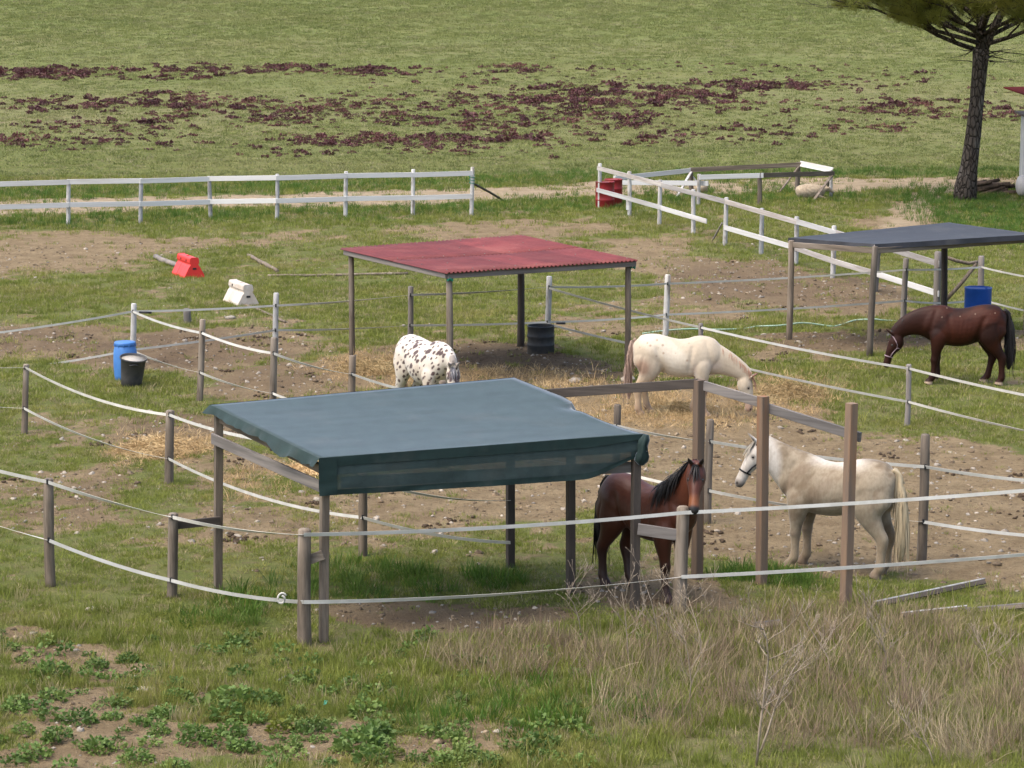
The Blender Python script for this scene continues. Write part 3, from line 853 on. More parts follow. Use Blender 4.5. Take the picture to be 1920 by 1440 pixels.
def corr_sheet(u0, u1, v0, v1, lift, waves, n=4):
    """u along the front edge, v towards the back; corrugations run along v"""
    nu = waves * 6; V = []; Fc = []
    for j in range(n + 1):
        v = v0 + (v1 - v0) * j / n
        for i in range(nu + 1):
            u = u0 + (u1 - u0) * i / nu
            p = (roofP * (1 - u) + roofR * u) * (1 - v) + (roofL * (1 - u) + roofF * u) * v
            V.append(p + np.array([0, 0, .015 + lift + .017 * math.cos(2 * math.pi * 45 * u) - .03 * math.sin(math.pi * u) * math.sin(math.pi * v)]))
    for j in range(n):
        for i in range(nu):
            k = j * (nu + 1) + i; Fc.append((k, k + 1, k + nu + 2, k + nu + 1))
    return V, Fc
rng = random.Random(3)
for row in range(2):
    for s in range(5):
        u0, u1 = s / 5 - (.012 if s else .012), (s + 1) / 5 + .002
        v0, v1 = (-.02, .52) if row == 0 else (.49, 1.02)
        o = part('roof_sheet', corr_sheet(u0, u1, v0, v1, .003 * (s % 2) + (.0 if row == 0 else .005) + rng.uniform(0, .001), 9), M['red_sheet'], f, True)
        md = o.modifiers.new('thickness', 'SOLIDIFY'); md.thickness = .006
for j, v in enumerate((.04, .27, .50, .74, .96)):
    for i in range(9):
        if rng.random() < .35: continue
        u = (round((.03 + .94 * i / 8) * 45)) / 45
        p = (roofP * (1 - u) + roofR * u) * (1 - v) + (roofL * (1 - u) + roofF * u) * v + np.array([0, 0, .034 + .012 * (v > .48) - .03 * math.sin(math.pi * u) * math.sin(math.pi * v)])
        part('roof_screw', lathe([(.012, 0), (.012, .006), (.005, .014), (.001, .015)], p, 8), M['wood_grey'], f)
for q, sx in ((roofP, .06), (roofR, -.06)):
    c = q + np.array([sx, .05, -.13])
    part('rope_tie', tube([c + np.array([.05 * math.cos(a), .05 * math.sin(a), .03 * math.sin(3 * a)]) for a in np.linspace(0, 12, 26)], .014, 6), M['rope'], f, True)

# charcoal net shelter at the right edge
KL, KF = gp(1479, 641), gp(1630, 668)
KB = gp(1770, 608); dv = KB - KL
KR = KF + dv; KR[2] = g1(KR[0], KR[1])
f = thing('dark_net_shelter', 'lean shelter roofed with charcoal shade net above the dark bay horse', 'shelter', KF)
kt = [over(1484, 452, KL[1]), over(1641, 463, KF[1]), KR + np.array([0, 0, 2.22]), over(1771, 428, KB[1])]
for b, t, mt in zip((KL, KF, KR, KB), kt, ('wood', 'wood', 'wood', 'wood_dark')):
    part('post', round_post(b, t, .068 if mt == 'wood' else .075), M[mt], f, True)
rect_frame(kt, f, M['wood'], lift=-.08)
kc = [at_h(1478, 446, kt[0][2] + .05), at_h(1640, 458, kt[1][2] + .05), kt[2] + np.array([.15, -.12, .05]), at_h(1780, 417, kt[3][2] + .05)]
V, Fc = cloth(kc[1], kc[2], kc[3], kc[0], 40, 24, .06, .006, 15)
V = [np.asarray(p) for p in V]
o = part('roof_net', (V, Fc), M['net_black'], f, True)
md = o.modifiers.new('thickness', 'SOLIDIFY'); md.thickness = .006
nn = unit(np.cross(kc[2] - kc[1], (0, 0, 1))); nn = nn if nn[1] < 0 else -nn
part('net_hem', skirt(V[:41], .11, 21, nn * .05, .4), M['net_black'], f, True)
ml = unit(np.cross(kc[0] - kc[1], (0, 0, 1))); ml = ml if ml[0] < 0 else -ml
part('net_hem', skirt([V[j * 41] for j in range(25)], lambda t: .06 + .05 * t, 22, ml * .05, .4), M['net_black'], f, True)

# ------------------------------------------------------------------ inner and outer tape fences
def post_at(b, t): return lambda py: on_post(b, t, py) + FRONT * .08
fT4, rT4 = tape_fence('sagging inner tape fence at left leading to a back post of the green shelter', gp(318, 905),
    [('a', 49, 684, 44, 812, .055, 'wood'), ('b', 319, 771, 316, 906, .072, 'wood'), ('c', 681, 888, 680, 1042, .062, 'wood'), ('z', -300, 640, -303, 760, .06, 'wood')],
    [([('z', 650), ('a', 688, .12), ('b', 776, .14), (lambda py: post_at(GB, tB)(py) + np.array([-.05, .9, 0]), 860, .10), ('c', 896, .03), (post_at(GC, tC), 936, .10)], .045),
     ([('z', 715), ('a', 764, .10), ('b', 858, .12), ('c', 968, .16), (post_at(GC, tC), 1015, .07)], .045)])
fT5, rT5 = tape_fence('outer tape fence along the front with two white tapes on rough round posts', gp(570, 1205),
    [('z', -260, 800, -262, 1000, .07, 'wood'), ('a', 91, 899, 95, 1102, .07, 'wood'), ('b', 325, 964, 321, 1121, .068, 'wood'), ('c', 571, 994, 571, 1207, .085, 'wood'), ('d', 1281, 952, 1274, 1152, .085, 'wood'), ('e', 2150, 900, 2140, 1110, .08, 'wood')],
    [([('z', 800), ('a', 901, .06), ('b', 967, .03), ('c', 999, .05, 1), ('d', 958, .05, 1), ('e', 896, .04)], .047),
     ([('z', 890), ('a', 1010, .05), ('b', 1085, .04), ('c', 1125, .05, 1), ('d', 1078, .07, 1), ('e', 1016, .04)], .047)])
def stub(a, b2, w, mat, label=None):
    part('stub_board', board(a, b2, w, .035), M[mat], fT5, label=label)
stub(over(329, 985, rT5['b'][1][1] + .08), over(412, 976, GA[1] - .09), .11, 'wood_dark')
stub(over(318, 1122, rT5['b'][1][1] + .08), over(412, 1117, GA[1] - .09), .10, 'wood_dark')
stub(over(578, 1050, rT5['c'][1][1] + .1), over(606, 1040, GB[1] - .08), .12, 'wood')
stub(over(1196, 992, GD[1] - .09), over(1276, 1004, rT5['d'][1][1] - .02), .15, 'wood_grey')
c = on_post(*rT5['c'][1:3], 1122) + np.array([-.26, -.1, .02])
part('tape_knot', tube([c + np.array([.05 * math.cos(a) - .03 * (a / 8), .0, .08 * math.sin(a) * (1 - a / 16)]) for a in np.linspace(.5, 7.5, 18)], .014, 6), M['tape'], fT5, True)

# tall unfinished pen beside the bay horse
f = thing('tall_post_frame', 'frame of three tall square posts joined by single top rails', 'pen frame', gp(1430, 1097))
HP = {}
for nme, w in (('a', (1311, 712, 1307, 1088)), ('b', (1431, 743, 1428, 1098)), ('c', (1597, 756, 1585, 1136))):
    b, t = post_pts(*w); HP[nme] = (b, t)
    part('post', square_post(b, t, .125, .55), M['wood_red'], f)
e0 = over(985, 741, GC[1] + .05); e1 = on_post(*HP['a'], 719) + np.array([-.02, -.0, 0])
part('rail', board(e0, e1, .13, .04), M['wood_dark'], f)
part('rail', board(on_post(*HP['a'], 722) + np.array([.05, -.02, 0]), on_post(*HP['b'], 758) + np.array([0, .085, 0]), .13, .04), M['wood_grey'], f)
e0 = on_post(*HP['b'], 764) + np.array([.0, .085, 0]); e1 = on_post(*HP['c'], 818) + np.array([.14, .09, -.03])
part('rail', board(e0, e1, .13, .04), M['wood_grey'], f)
# ------------------------------------------------------------------ drums, barrels, barriers and loose things
def drum(label, px, py, r, h, mat, ribs=True, open_top=False, tilt=0, name='drum', group=None, lidmat=None):
    c = gp(px, py) - np.array([0, 0, .02])
    f = thing(name, label, 'barrel', c, group)
    prof = [(r * .97, 0), (r, .02)]
    if ribs:
        for z in (.34, .64):
            prof += [(r, h * z - .03), (r * 1.035, h * z - .012), (r * 1.035, h * z + .012), (r, h * z + .03)]
    prof += [(r, h - .03), (r * 1.03, h - .02), (r * 1.03, h), (r * .96, h + .002)]
    T = Matrix.Rotation(tilt, 3, 'Y')
    if open_top:
        prof += [(r * .95, h - .02), (r * .94, h * .25)]
        part('body', lathe(prof, c, 32, T), M[mat], f, True)
    else:
        prof += [(r * .95, h - .018), (0.001, h - .016)]
        part('body', lathe(prof, c, 32, T), M[mat], f, True)
        part('bung', lathe([(.035, h - .018), (.035, h + .004), (.001, h + .005)], c + np.array([r * .55, -.05, 0]), 12, T), M[lidmat or mat], f, True)
    return f
drum('red steel drum standing at the first post of the board fence', 1134, 389, .31, .90, 'red_metal', name='red_drum')
drum('red steel drum half hidden behind the other red drum', 1150, 383, .30, .88, 'red_metal', name='red_drum')
drum('black open-topped drum beside a back post of the red-roofed shelter', 1014, 661, .285, .62, 'black_metal', open_top=True, name='black_drum')
drum('deep blue plastic drum standing behind the dark bay horse', 1832, 616, .30, .93, 'blue_deep', ribs=False, name='blue_drum')

def plastic_barrel():
    c = gp(236, 713) - np.array([0, 0, .015])
    f = thing('blue_barrel', 'sun-bleached blue plastic barrel behind the black tub', 'barrel', c)
    prof = [(.19, 0), (.21, .02), (.225, .12), (.235, .3), (.236, .48), (.225, .62), (.205, .70), (.20, .715)]
    part('body', lathe(prof + [(.17, .72), (.001, .72)], c, 32), M['blue_pale'], f, True)
    lid = part('lid', lathe([(.203, .705), (.212, .712), (.212, .775), (.203, .785), (.001, .78)], c, 32), M['blue_pale'], f, True)
    for k in range(12):
        a = 2 * math.pi * k / 12
        p = c + np.array([.214 * math.cos(a), .214 * math.sin(a), .70])
        part('lid_lug', board(p, p + np.array([0, 0, .04]), .02, .018, up=(math.cos(a), math.sin(a), 0.01)), M['blue_pale'], lid)
plastic_barrel()

def black_tub():
    c = gp(246, 724) - np.array([0, 0, .015])
    T = Matrix.Rotation(R(7), 3, 'Y') @ Matrix.Rotation(R(8), 3, 'X')
    f = thing('black_tub', 'black tapered rubber tub full of grey water', 'tub', c)
    part('body', lathe([(.185, 0), (.20, .01), (.215, .2), (.245, .56), (.268, .575), (.272, .60), (.262, .61), (.248, .60), (.24, .52), (.10, .5)], c, 32, T), M['rubber'], f, True)
    part('water', lathe([(.243, .555), (.245, .565), (.001, .567)], c, 32, T), M['feed'], f, True)
    for sg in (-1, 1):
        pts = [np.array([sg * .02 + .235 * math.cos(a), -.02 + .245 * math.sin(a) * sg, .46 + .07 * abs(math.cos(2 * (a - 1.2)))]) for a in np.linspace(.9, 1.6, 7)]
        part('handle', tube([np.array(T @ Vector(p)) + c for p in pts], .014, 6), M['rubber'], f, True)
black_tub()

def barrier(label, px, py, yaw, L, mat, slots):
    c = gp(px, py) - np.array([0, 0, .01])
    f = thing('road_barrier', label, 'barrier', c, None)
    prof = [(.28, 0), (.28, .05), (.145, .29), (.10, .34), (.10, .38), (.118, .40), (.108, .50), (.085, .53)]
    n = len(prof); V = []; Fc = []
    xs = [-L / 2, -L / 2 + .02, -L * .17, -L * .13, L * .13, L * .17, L / 2 - .02, L / 2]
    ca, sa = math.cos(yaw), math.sin(yaw)
    for xi, x in enumerate(xs):
        sc = .93 if xi in (0, 7) else (.92 if xi in (3, 4) else 1.0)
        ring = [(w * (sc if z < .38 else 1), z) for w, z in prof] + [(-w * (sc if z < .38 else 1), z) for w, z in prof[::-1]]
        for w, z in ring:
            V.append(c + np.array([x * ca - w * sa, x * sa + w * ca, z]))
    m = 2 * n
    for i in range(len(xs) - 1):
        for k in range(m):
            Fc.append((i * m + k, i * m + (k + 1) % m, (i + 1) * m + (k + 1) % m, (i + 1) * m + k))
    Fc.append(tuple(range(m))); Fc.append(tuple(range((len(xs) - 1) * m, len(xs) * m))[::-1])
    o = part('body', (V, Fc), M[mat], f)
    bv = o.modifiers.new('edges', 'BEVEL'); bv.width = .012; bv.segments = 2; bv.limit_method = 'ANGLE'
    def loc(x, w, z): return c + np.array([x * ca - w * sa, x * sa + w * ca, z])
    for x, w, z, s in slots:
        part('slot', board(loc(x - s, w, z), loc(x + s, w, z), .05, .012), M['black_plastic'], f)
    part('filler_cap', lathe([(.04, .53), (.04, .545), (.001, .547)], c + np.array([0, 0, 0]), 12), M[mat], f, True)
    ends = loc(L / 2 + .002, 0, .25)
    part('slot', board(ends - np.array([-sa, ca, 0]) * .05, ends + np.array([-sa, ca, 0]) * .05, .05, .012), M['black_plastic'], f)
barrier('red plastic road barrier lying on the grass', 353, 515, R(-66), 1.15, 'red_plastic', [(-.25, -.117, .44, .03), (.22, -.117, .44, .03)])
barrier('dirty white plastic road barrier on the grass', 452, 568, R(-66), 1.15, 'white_plastic', [(-.3, -.117, .44, .03)])

def lying_pole(label, a, b, r, mat, name='log', cat='log', group=None):
    p0, p1 = gp(*a), gp(*b)
    p0[2] += r * .7; p1[2] += r * .7
    rs = random.Random(int(a[0] * 3 + a[1]))
    pts = []
    for i in range(8):
        t = i / 7; q = p0 + (p1 - p0) * t
        q[2] = g1(q[0], q[1]) + r * .7
        pts.append(q + np.array([rs.uniform(-1, 1) * r * .3, rs.uniform(-1, 1) * r * .5, rs.uniform(-.1, .2) * r]))
    single(name, tube(pts, [r * rs.uniform(.85, 1.1) for _ in pts], 9), M[mat], label, cat, p0, group, smooth=True)
lying_pole('thick grey log lying behind the red barrier', (291, 486), (338, 502), .075, 'wood_grey')
lying_pole('short weathered pole on the grass right of the red barrier', (465, 481), (520, 509), .055, 'wood')
lying_pole('long thin pole lying across the grass towards the red shelter', (502, 518), (765, 516), .04, 'wood', 'pole', 'pole')
lying_pole('thin pole on the grass running from the white barrier', (455, 572), (535, 606), .035, 'wood', 'pole', 'pole')
lying_pole('bleached branch lying in the foreground grass', (520, 1276), (575, 1252), .02, 'wood_grey', 'branch', 'branch')

def lying_plank(label, a, b, w, mat, edge, tilt=.6):
    p0, p1 = gp(*a), gp(*b)
    p0[2] += .05; p1[2] += .07
    f = thing('loose_plank', label, 'plank', p0)
    o = part('board', board(p0, p1, w, .035, up=(0, .5, tilt)), M[mat], f)
    u = unit(np.array([0, .5, tilt]))
    part('edge_strip', board(p0 + u * w * .52, p1 + u * w * .52, .02, .04, up=(0, .5, tilt)), M[edge], o)
lying_plank('dark plank with a pale upper edge lying by the outer fence', (1640, 1140), (1846, 1098), .075, 'wood_dark', 'white_paint')
lying_plank('pale edged plank lying in dry grass at the right border', (1690, 1160), (1812, 1148), .055, 'wood', 'white_paint')
lying_plank('grey plank end lying at the right border of the grass', (1806, 1152), (1990, 1140), .065, 'wood', 'wood_grey')
lying_plank('short plank among dry stalks below the tall posts', (1413, 1180), (1462, 1176), .07, 'wood', 'wood_grey')

b, t = post_pts(350, 580, 351, 606)
single('broken_post', round_post(b, t, .09), M['wood_grey'], 'short broken grey post stump in the grass by the white barrier', 'post', b, smooth=True)

def stone(label, px, py, s, mat='stone', squash=.55):
    c = gp(px, py); rs = random.Random(px)
    V = []; Fc = []
    for i in range(6):
        th = math.pi * i / 5
        for k in range(9):
            a = 2 * math.pi * k / 9
            r = s * rs.uniform(.8, 1.15)
            V.append(c + np.array([r * math.sin(th) * math.cos(a) * 1.3, r * math.sin(th) * math.sin(a), s * .25 + r * squash * math.cos(th)]))
    for i in range(5):
        for k in range(9): Fc.append((i * 9 + k, i * 9 + (k + 1) % 9, (i + 1) * 9 + (k + 1) % 9, (i + 1) * 9 + k))
    single('stone', (V, Fc), M[mat], label, 'stone', c, smooth=True)
stone('small grey stone on the grass below the white barrier', 432, 599, .10)
stone('pale flat stone in the hay in front of the red shelter', 1078, 721, .12)
stone('pale stone at the foot of the right post of the red shelter', 1178, 716, .13)
stone('pale flat stone in the foreground soil at lower left', 272, 1296, .10, squash=.25)
stone('pale clod on the foreground grass at left', 172, 1146, .07)
stone('small pale stone under the trailing tape left of the green shelter', 281, 772, .06)

hp = [(1205, 626), (1300, 622), (1400, 620), (1440, 616), (1500, 616), (1560, 613), (1600, 606), (1640, 604), (1690, 603)]
pts = [gp(*q) + np.array([0, 0, .05 + .05 * math.sin(i * 2.1)]) for i, q in enumerate(hp)]
fine = [np.array([np.interp(s, range(len(pts)), [p[k] for p in pts]) for k in range(3)]) + np.array([0, .12 * math.sin(s * 3.3), 0]) for s in np.linspace(0, len(pts) - 1, 50)]
single('garden_hose', tube(fine, .02, 6), M['hose'], 'pale green hose lying across the mud behind the cream horse', 'hose', fine[0], smooth=True)
c = gp(1874, 632)
f = thing('blue_bowl', 'pale blue bowl just behind the dark bay horse rump', 'bowl', c)
part('body', lathe([(.10, 0), (.12, .01), (.17, .40), (.185, .41), (.18, .42), (.165, .40), (.11, .30), (.001, .30)], c, 24), M['blue_pale'], f, True)
c = gp(610, 1322)
single('plastic_scrap', ([c + np.array(p) * .55 for p in ((-.05, 0, .02), (.03, -.02, .05), (.05, .02, .12), (-.03, .03, .11), (-.045, .006, .02), (.035, -.014, .05), (.055, .026, .12), (-.025, .036, .11))],
       [(0, 1, 2, 3), (7, 6, 5, 4), (0, 4, 5, 1), (1, 5, 6, 2), (2, 6, 7, 3), (3, 7, 4, 0)]), M['teal'], 'tiny teal plastic scrap in the foreground weeds', 'plastic scrap', c)

# ------------------------------------------------------------------ shed, tank and firewood at the right edge
sc0 = gp(1937, 371); SY = sc0[1]
f = thing('plank_shed', 'grey white plank shed cut off by the right edge behind the pine', 'shed', sc0)
x0, w_, d_, hgt = sc0[0] + .1, 4.2, 3.0, over(1937, 226, SY)[2]
n = 22
for k in range(n):
    a = x0 + w_ * k / n
    part('plank', board((a + w_ / n / 2, SY + .004 * (k % 3), sc0[2] - .1), (a + w_ / n / 2, SY + .004 * (k % 3), hgt), w_ / n - .006, .03, up=(1, 0, 0.001)), M['shed_wall'], f)
for k in range(14):
    yy = SY + .03 + d_ * (k + .5) / 14
    part('plank', board((x0 + .015, yy, sc0[2] - .1), (x0 + .015, yy, hgt - .05), d_ / 14 - .006, .03, up=(0, 1, 0.001)), M['shed_wall'], f)
part('back_wall', board((x0, SY + d_ + .06, hgt / 2), (x0 + w_, SY + d_ + .06, hgt / 2), hgt, .04), M['shed_wall'], f)
part('side_wall', board((x0 + w_ + .02, SY, hgt / 2), (x0 + w_ + .02, SY + d_, hgt / 2), hgt, .04), M['shed_wall'], f)
part('roof', board((x0 - .2, SY + d_ / 2, hgt + .06), (x0 + w_ + .3, SY + d_ / 2, hgt + .06), d_ + .6, .07, up=(0, 1, .02)), M['wood_dark'], f)
# taller red-roofed shed behind it
s2 = gp(1985, 352)
f = thing('red_roof_shed', 'taller shed with dark red eaves behind the plank shed', 'shed', s2)
hz = over(1930, 182, s2[1])[2]
part('wall', join(board((s2[0] + 2, s2[1], s2[2] + hz / 2 - .3), (s2[0] + 2, s2[1] + 4, s2[2] + hz / 2 - .3), hz, 4.0)), M['shed_wall'], f)
rx0 = over(1927, 170, s2[1])[0]
for k in range(8):
    xx = rx0 + k * .62
    part('roof_sheet', board((xx + .31, s2[1] - .5, hz + .06 + .012 * (k % 2)), (xx + .31, s2[1] + 4.5, hz + .10 + .012 * (k % 2)), .66, .05, up=(1, 0, .02)), M['shed_roof'], f)
part('eave_beam', board((rx0 + .35, s2[1] - .2, hz - .02), (rx0 + 5, s2[1] - .2, hz - .02), .22, .12), M['shed_roof'], f)

tc = gp(1905, 372)
f = thing('white_tank', 'rounded off-white tank at the right edge in front of the shed', 'tank', tc)
rad = .36; prof = []
for i in range(8): prof.append((rad * math.sin(math.pi / 2 * i / 7) + .002, -rad * .55 * math.cos(math.pi / 2 * i / 7)))
prof += [(rad, 1.4)]
for i in range(1, 8): prof.append((rad * math.cos(math.pi / 2 * i / 7) + .0005, 1.4 + rad * .55 * math.sin(math.pi / 2 * i / 7)))
part('body', lathe(prof, tc + np.array([.18, 0, .42]), 24, Matrix.Rotation(R(90), 3, 'Y')), M['tank'], f, True)
for xx in (.35, 1.3):
    part('foot', board(tc + np.array([xx, 0, -.05]), tc + np.array([xx, 0, .18]), .4, .06, up=(0, 1, 0.001)), M['rubber'], f)
part('valve', lathe([(.05, .76), (.05, .86), (.02, .87), (.001, .88)], tc + np.array([.35, 0, 0]), 10), M['red_metal'], f, True)

fc = gp(1852, 364)
f = thing('firewood_pile', 'untidy pile of old logs at the foot of the pine', 'firewood', fc)
rs = random.Random(12)
for k in range(17):
    lay = k // 6
    cx = fc[0] + rs.uniform(-.5, .65) - .15 * lay; cy = fc[1] + rs.uniform(-.35, .35); cz = fc[2] + .08 + .14 * lay
    an = rs.uniform(-.5, .35); ln = rs.uniform(.35, .62); tl = rs.uniform(-.22, .3)
    d = np.array([math.cos(an), math.sin(an), tl]) * ln
    c = np.array([cx, cy, cz])
    pts = [c - d, c - d * .3 + np.array([0, 0, rs.uniform(-.03, .03)]), c + d * .4, c + d]
    r0 = rs.uniform(.045, .085)
    part('log', tube(pts, [r0 * rs.uniform(.8, 1.1) for _ in pts], 8), M['log'], f, True)

# ------------------------------------------------------------------ pine
def pine():
    B = gp(1808, 377)
    f = thing('pine_tree', 'umbrella pine with stout leaning trunk at the upper right', 'tree', B)
    Y = B[1]
    tr = [over(x, y, Y) for x, y in ((1808, 382), (1811, 350), (1817, 312), (1825, 250), (1831, 190), (1837, 125), (1840, 92))]
    rd = [.42, .37, .30, .25, .24, .255, .29]
    tr[0][2] = B[2] - .15
    tk = tube(tr, rd, 18)
    tv = [np.asarray(p) + np.array([1, 1, 0]) * .05 * (float(fbm(p[0] * 5 + p[1] * 5, p[2] * 3, 2, 3)) - .5) * 2 for p in tk[0]]
    trunk = part('trunk', (tv, tk[1]), M['bark'], f, True)
    rs = random.Random(5); nr = np.random.default_rng(5)
    top = tr[-1]
    twigs = []
    def limb(p, d, L, r, lvl):
        n = 6; pts = [p]; q = np.array(p); dd = unit(d)
        for i in range(n):
            dd = unit(dd + np.array([rs.uniform(-.16, .16), rs.uniform(-.16, .16), rs.uniform(-.04, .12) if lvl else rs.uniform(-.06, .12)]))
            q = q + dd * L / n; pts.append(q)
        rr = [max(.008, r * (1 - .72 * i / n)) for i in range(n + 1)]
        out = [tube(pts, rr, 8 if lvl < 2 else 5)]
        if lvl < 3:
            m = (7, 6, 4)[lvl]
            for k in range(m):
                i = rs.randint(2, n) if lvl else rs.randint(1, n)
                ax = unit(np.cross(dd, (0, 0, 1))) * rs.choice((-1, 1))
                nd = unit(dd * rs.uniform(.5, 1.0) + ax * rs.uniform(.35, .9) + np.array([0, 0, rs.uniform(-.3, .35)]))
                out += limb(pts[i], nd, L * rs.uniform(.42, .62), rr[i] * .6, lvl + 1)
        if lvl >= 2: twigs.extend([(pts[i], dd) for i in range(1, n + 1)])
        elif lvl == 1: twigs.extend([(pts[i], dd) for i in range(3, n + 1)])
        return out
    main = [((-.06, 0, 1.0), 4.0, .19, 0), ((.34, .1, 1.0), 4.2, .17, 0), ((-1.0, .1, .26), 4.4, .085, .05), ((-.9, -.45, .34), 4.6, .08, .3), ((-.8, .6, .30), 4.2, .08, .5), ((-1.0, -.1, .42), 4.6, .085, .75), ((.95, -.3, .26), 4.6, .08, .25), ((1.0, .35, .3), 4.6, .085, .45),
            ((.5, -.9, .35), 4.4, .08, .6), ((.3, .95, .35), 4.4, .08, .4), ((-.4, -.95, .34), 4.4, .08, .5), ((-.95, .3, .5), 4.6, .08, 1.1), ((-.85, -.2, .6), 4.2, .08, 1.4), ((.8, .1, .6), 4.2, .08, 1.2)]
    for d, L, r, up_ in main:
        pcs = limb(top + np.array([d[0] * .12 + .0 * up_, d[1] * .12, up_ - .1]), d, L, r, 0)
        part('branch', join(*pcs), M['bark'], trunk, True)
    # dead thin twigs under the crown
    for k in range(14):
        a = rs.uniform(0, 6.28); z = rs.uniform(-.7, .1)
        p = top + np.array([.3 * math.cos(a), .3 * math.sin(a), z]); d = np.array([math.cos(a), math.sin(a), rs.uniform(-.25, .35)])
        pts = [p]; q = p
        for i in range(6):
            d = unit(d + np.array([rs.uniform(-.3, .3), rs.uniform(-.3, .3), rs.uniform(-.2, .15)])); q = q + d * rs.uniform(.12, .36); pts.append(q)
        part('dead_twig', tube(pts, [.022 - .0028 * i for i in range(7)], 5), M['bark'], trunk, True)
    # needles
    V = []; T = []
    tw = twigs + [(p, d) for p, d in twigs if rs.random() < .5]
    for p, d in tw:
        if rs.random() < (.86 if p[2] < top[2] + .6 else .66 if p[2] < top[2] + 1.8 else .3): continue
        if p[0] < top[0] - 4.9: continue
        m = 30
        c = np.asarray(p) + nr.normal(0, .07, 3)
        dirs = nr.normal(0, 1, (m, 3)) + np.array([0, 0, .55]) + d * .6
        dirs /= np.linalg.norm(dirs, axis=1)[:, None]
        L = nr.uniform(.14, .28, m); s = nr.normal(0, 1, (m, 3)); s = np.cross(dirs, s); s /= np.linalg.norm(s, axis=1)[:, None]
        st = c + dirs * .02 + nr.normal(0, .05, (m, 3))
        b = len(V)
        V.extend(st - s * .008); V.extend(st + s * .008); V.extend(st + dirs * L[:, None])
        T.extend([(b + i, b + m + i, b + 2 * m + i) for i in range(m)])
    me = tri_mesh('crown', np.array(V) - np.array(f.location), T, M['needle'])
    o = bpy.data.objects.new('crown', me); COL.objects.link(o); o.parent = f
    print('pine tris', len(T))

def leaf_mat(name, cols, rough=.6, trans=.3, scale=3.0):
    k = NT(name)
    pos = k.coord("Position")
    c = k.mix(k.ramp(k.noise(scale, 4, .6, pos), .35, .65), cols[0], cols[1])
    if len(cols) > 2: c = k.mix(k.ramp(k.noise(scale * .27, 4, .6, pos), .48, .7), c, cols[2])
    r = k.rand()
    c = k.mix(1.0, c, k.mix(r, (.72, .74, .70), (1.25, 1.22, 1.2)), 'MULTIPLY')
    if len(cols) > 3: c = k.mix(k.ramp(r, 1 - cols[4] - .02, 1 - cols[4] + .02), c, cols[3])
    k.done(c, rough, .25)
    tr = k.n("BsdfTranslucent"); k.l(c, tr.inputs[0])
    mx = k.n("MixShader"); mx.inputs[0].default_value = trans
    k.l(k.b.outputs[0], mx.inputs[1]); k.l(tr.outputs[0], mx.inputs[2]); k.l(mx.outputs[0], k.out.inputs[0])
    return k.m
M['needle'] = leaf_mat('pine_needles', ((.205, .225, .050), (.14, .16, .036), (.27, .27, .065)), .5, .55, 1.5)
pine()
# ------------------------------------------------------------------ horses
def cat(st, m=4):
    """Catmull-Rom through stations (rows of numbers)"""
    S = np.asarray(st, float); n = len(S); out = []
    for i in range(n - 1):
        p0, p1, p2, p3 = S[max(i - 1, 0)], S[i], S[i + 1], S[min(i + 2, n - 1)]
        for k in range(m):
            t = k / m
            out.append(.5 * (2 * p1 + (p2 - p0) * t + (2 * p0 - 5 * p1 + 4 * p2 - p3) * t * t + (3 * p1 - p0 - 3 * p2 + p3) * t ** 3))
    out.append(S[-1])
    return np.array(out)

def loft(st, seg=20, m=4, egg=0.0):
    """closed body through stations (x, y, z, half width, half height, yaw)"""
    S = cat(st, m); V = []; Fc = []; n = len(S); top = []; frames = []
    for i in range(n):
        d = unit(S[min(i + 1, n - 1), :3] - S[max(i - 1, 0), :3])
        lat = np.array([-math.sin(S[i, 5]), math.cos(S[i, 5]), 0.0]); lat = unit(lat - d * np.dot(lat, d))
        up = np.cross(d, lat)
        a, b = max(.004, S[i, 3]), max(.004, S[i, 4])
        for k in range(seg):
            an = 2 * math.pi * k / seg
            w = a * (1 - egg * math.sin(an))
            V.append(S[i, :3] + lat * math.cos(an) * w + up * math.sin(an) * b)
        top.append(S[i, :3] + up * b); frames.append((S[i, :3], d, lat, up, a, b))
    for i in range(n - 1):
        for k in range(seg):
            Fc.append((i * seg + k, i * seg + (k + 1) % seg, (i + 1) * seg + (k + 1) % seg, (i + 1) * seg + k))
    Fc.append(tuple(range(seg))[::-1]); Fc.append(tuple(range((n - 1) * seg, n * seg)))
    return (V, Fc), top, frames

def strands(roots, dirs, lens, width, droop, seed, n=5, jit=.12, flow=None):
    """hair: narrow tapering strips that fall"""
    r = np.random.default_rng(seed); V = []; Fc = []
    for p, d, L in zip(roots, dirs, lens):
        p = np.array(p, float); d = unit(np.array(d) + r.normal(0, jit, 3)); w = width * r.uniform(.6, 1.3)
        s = unit(np.cross(d, r.normal(0, 1, 3))); b = len(V)
        for i in range(n + 1):
            ww = w * (1 - .8 * i / n) * .5
            V += [p - s * ww, p + s * ww]
            d = unit(d + np.array([0, 0, -droop]) + (0 if flow is None else np.asarray(flow)) + r.normal(0, .05, 3)); p = p + d * L / n
        for i in range(n): Fc.append((b + 2 * i, b + 2 * i + 1, b + 2 * i + 3, b + 2 * i + 2))
    return V, Fc

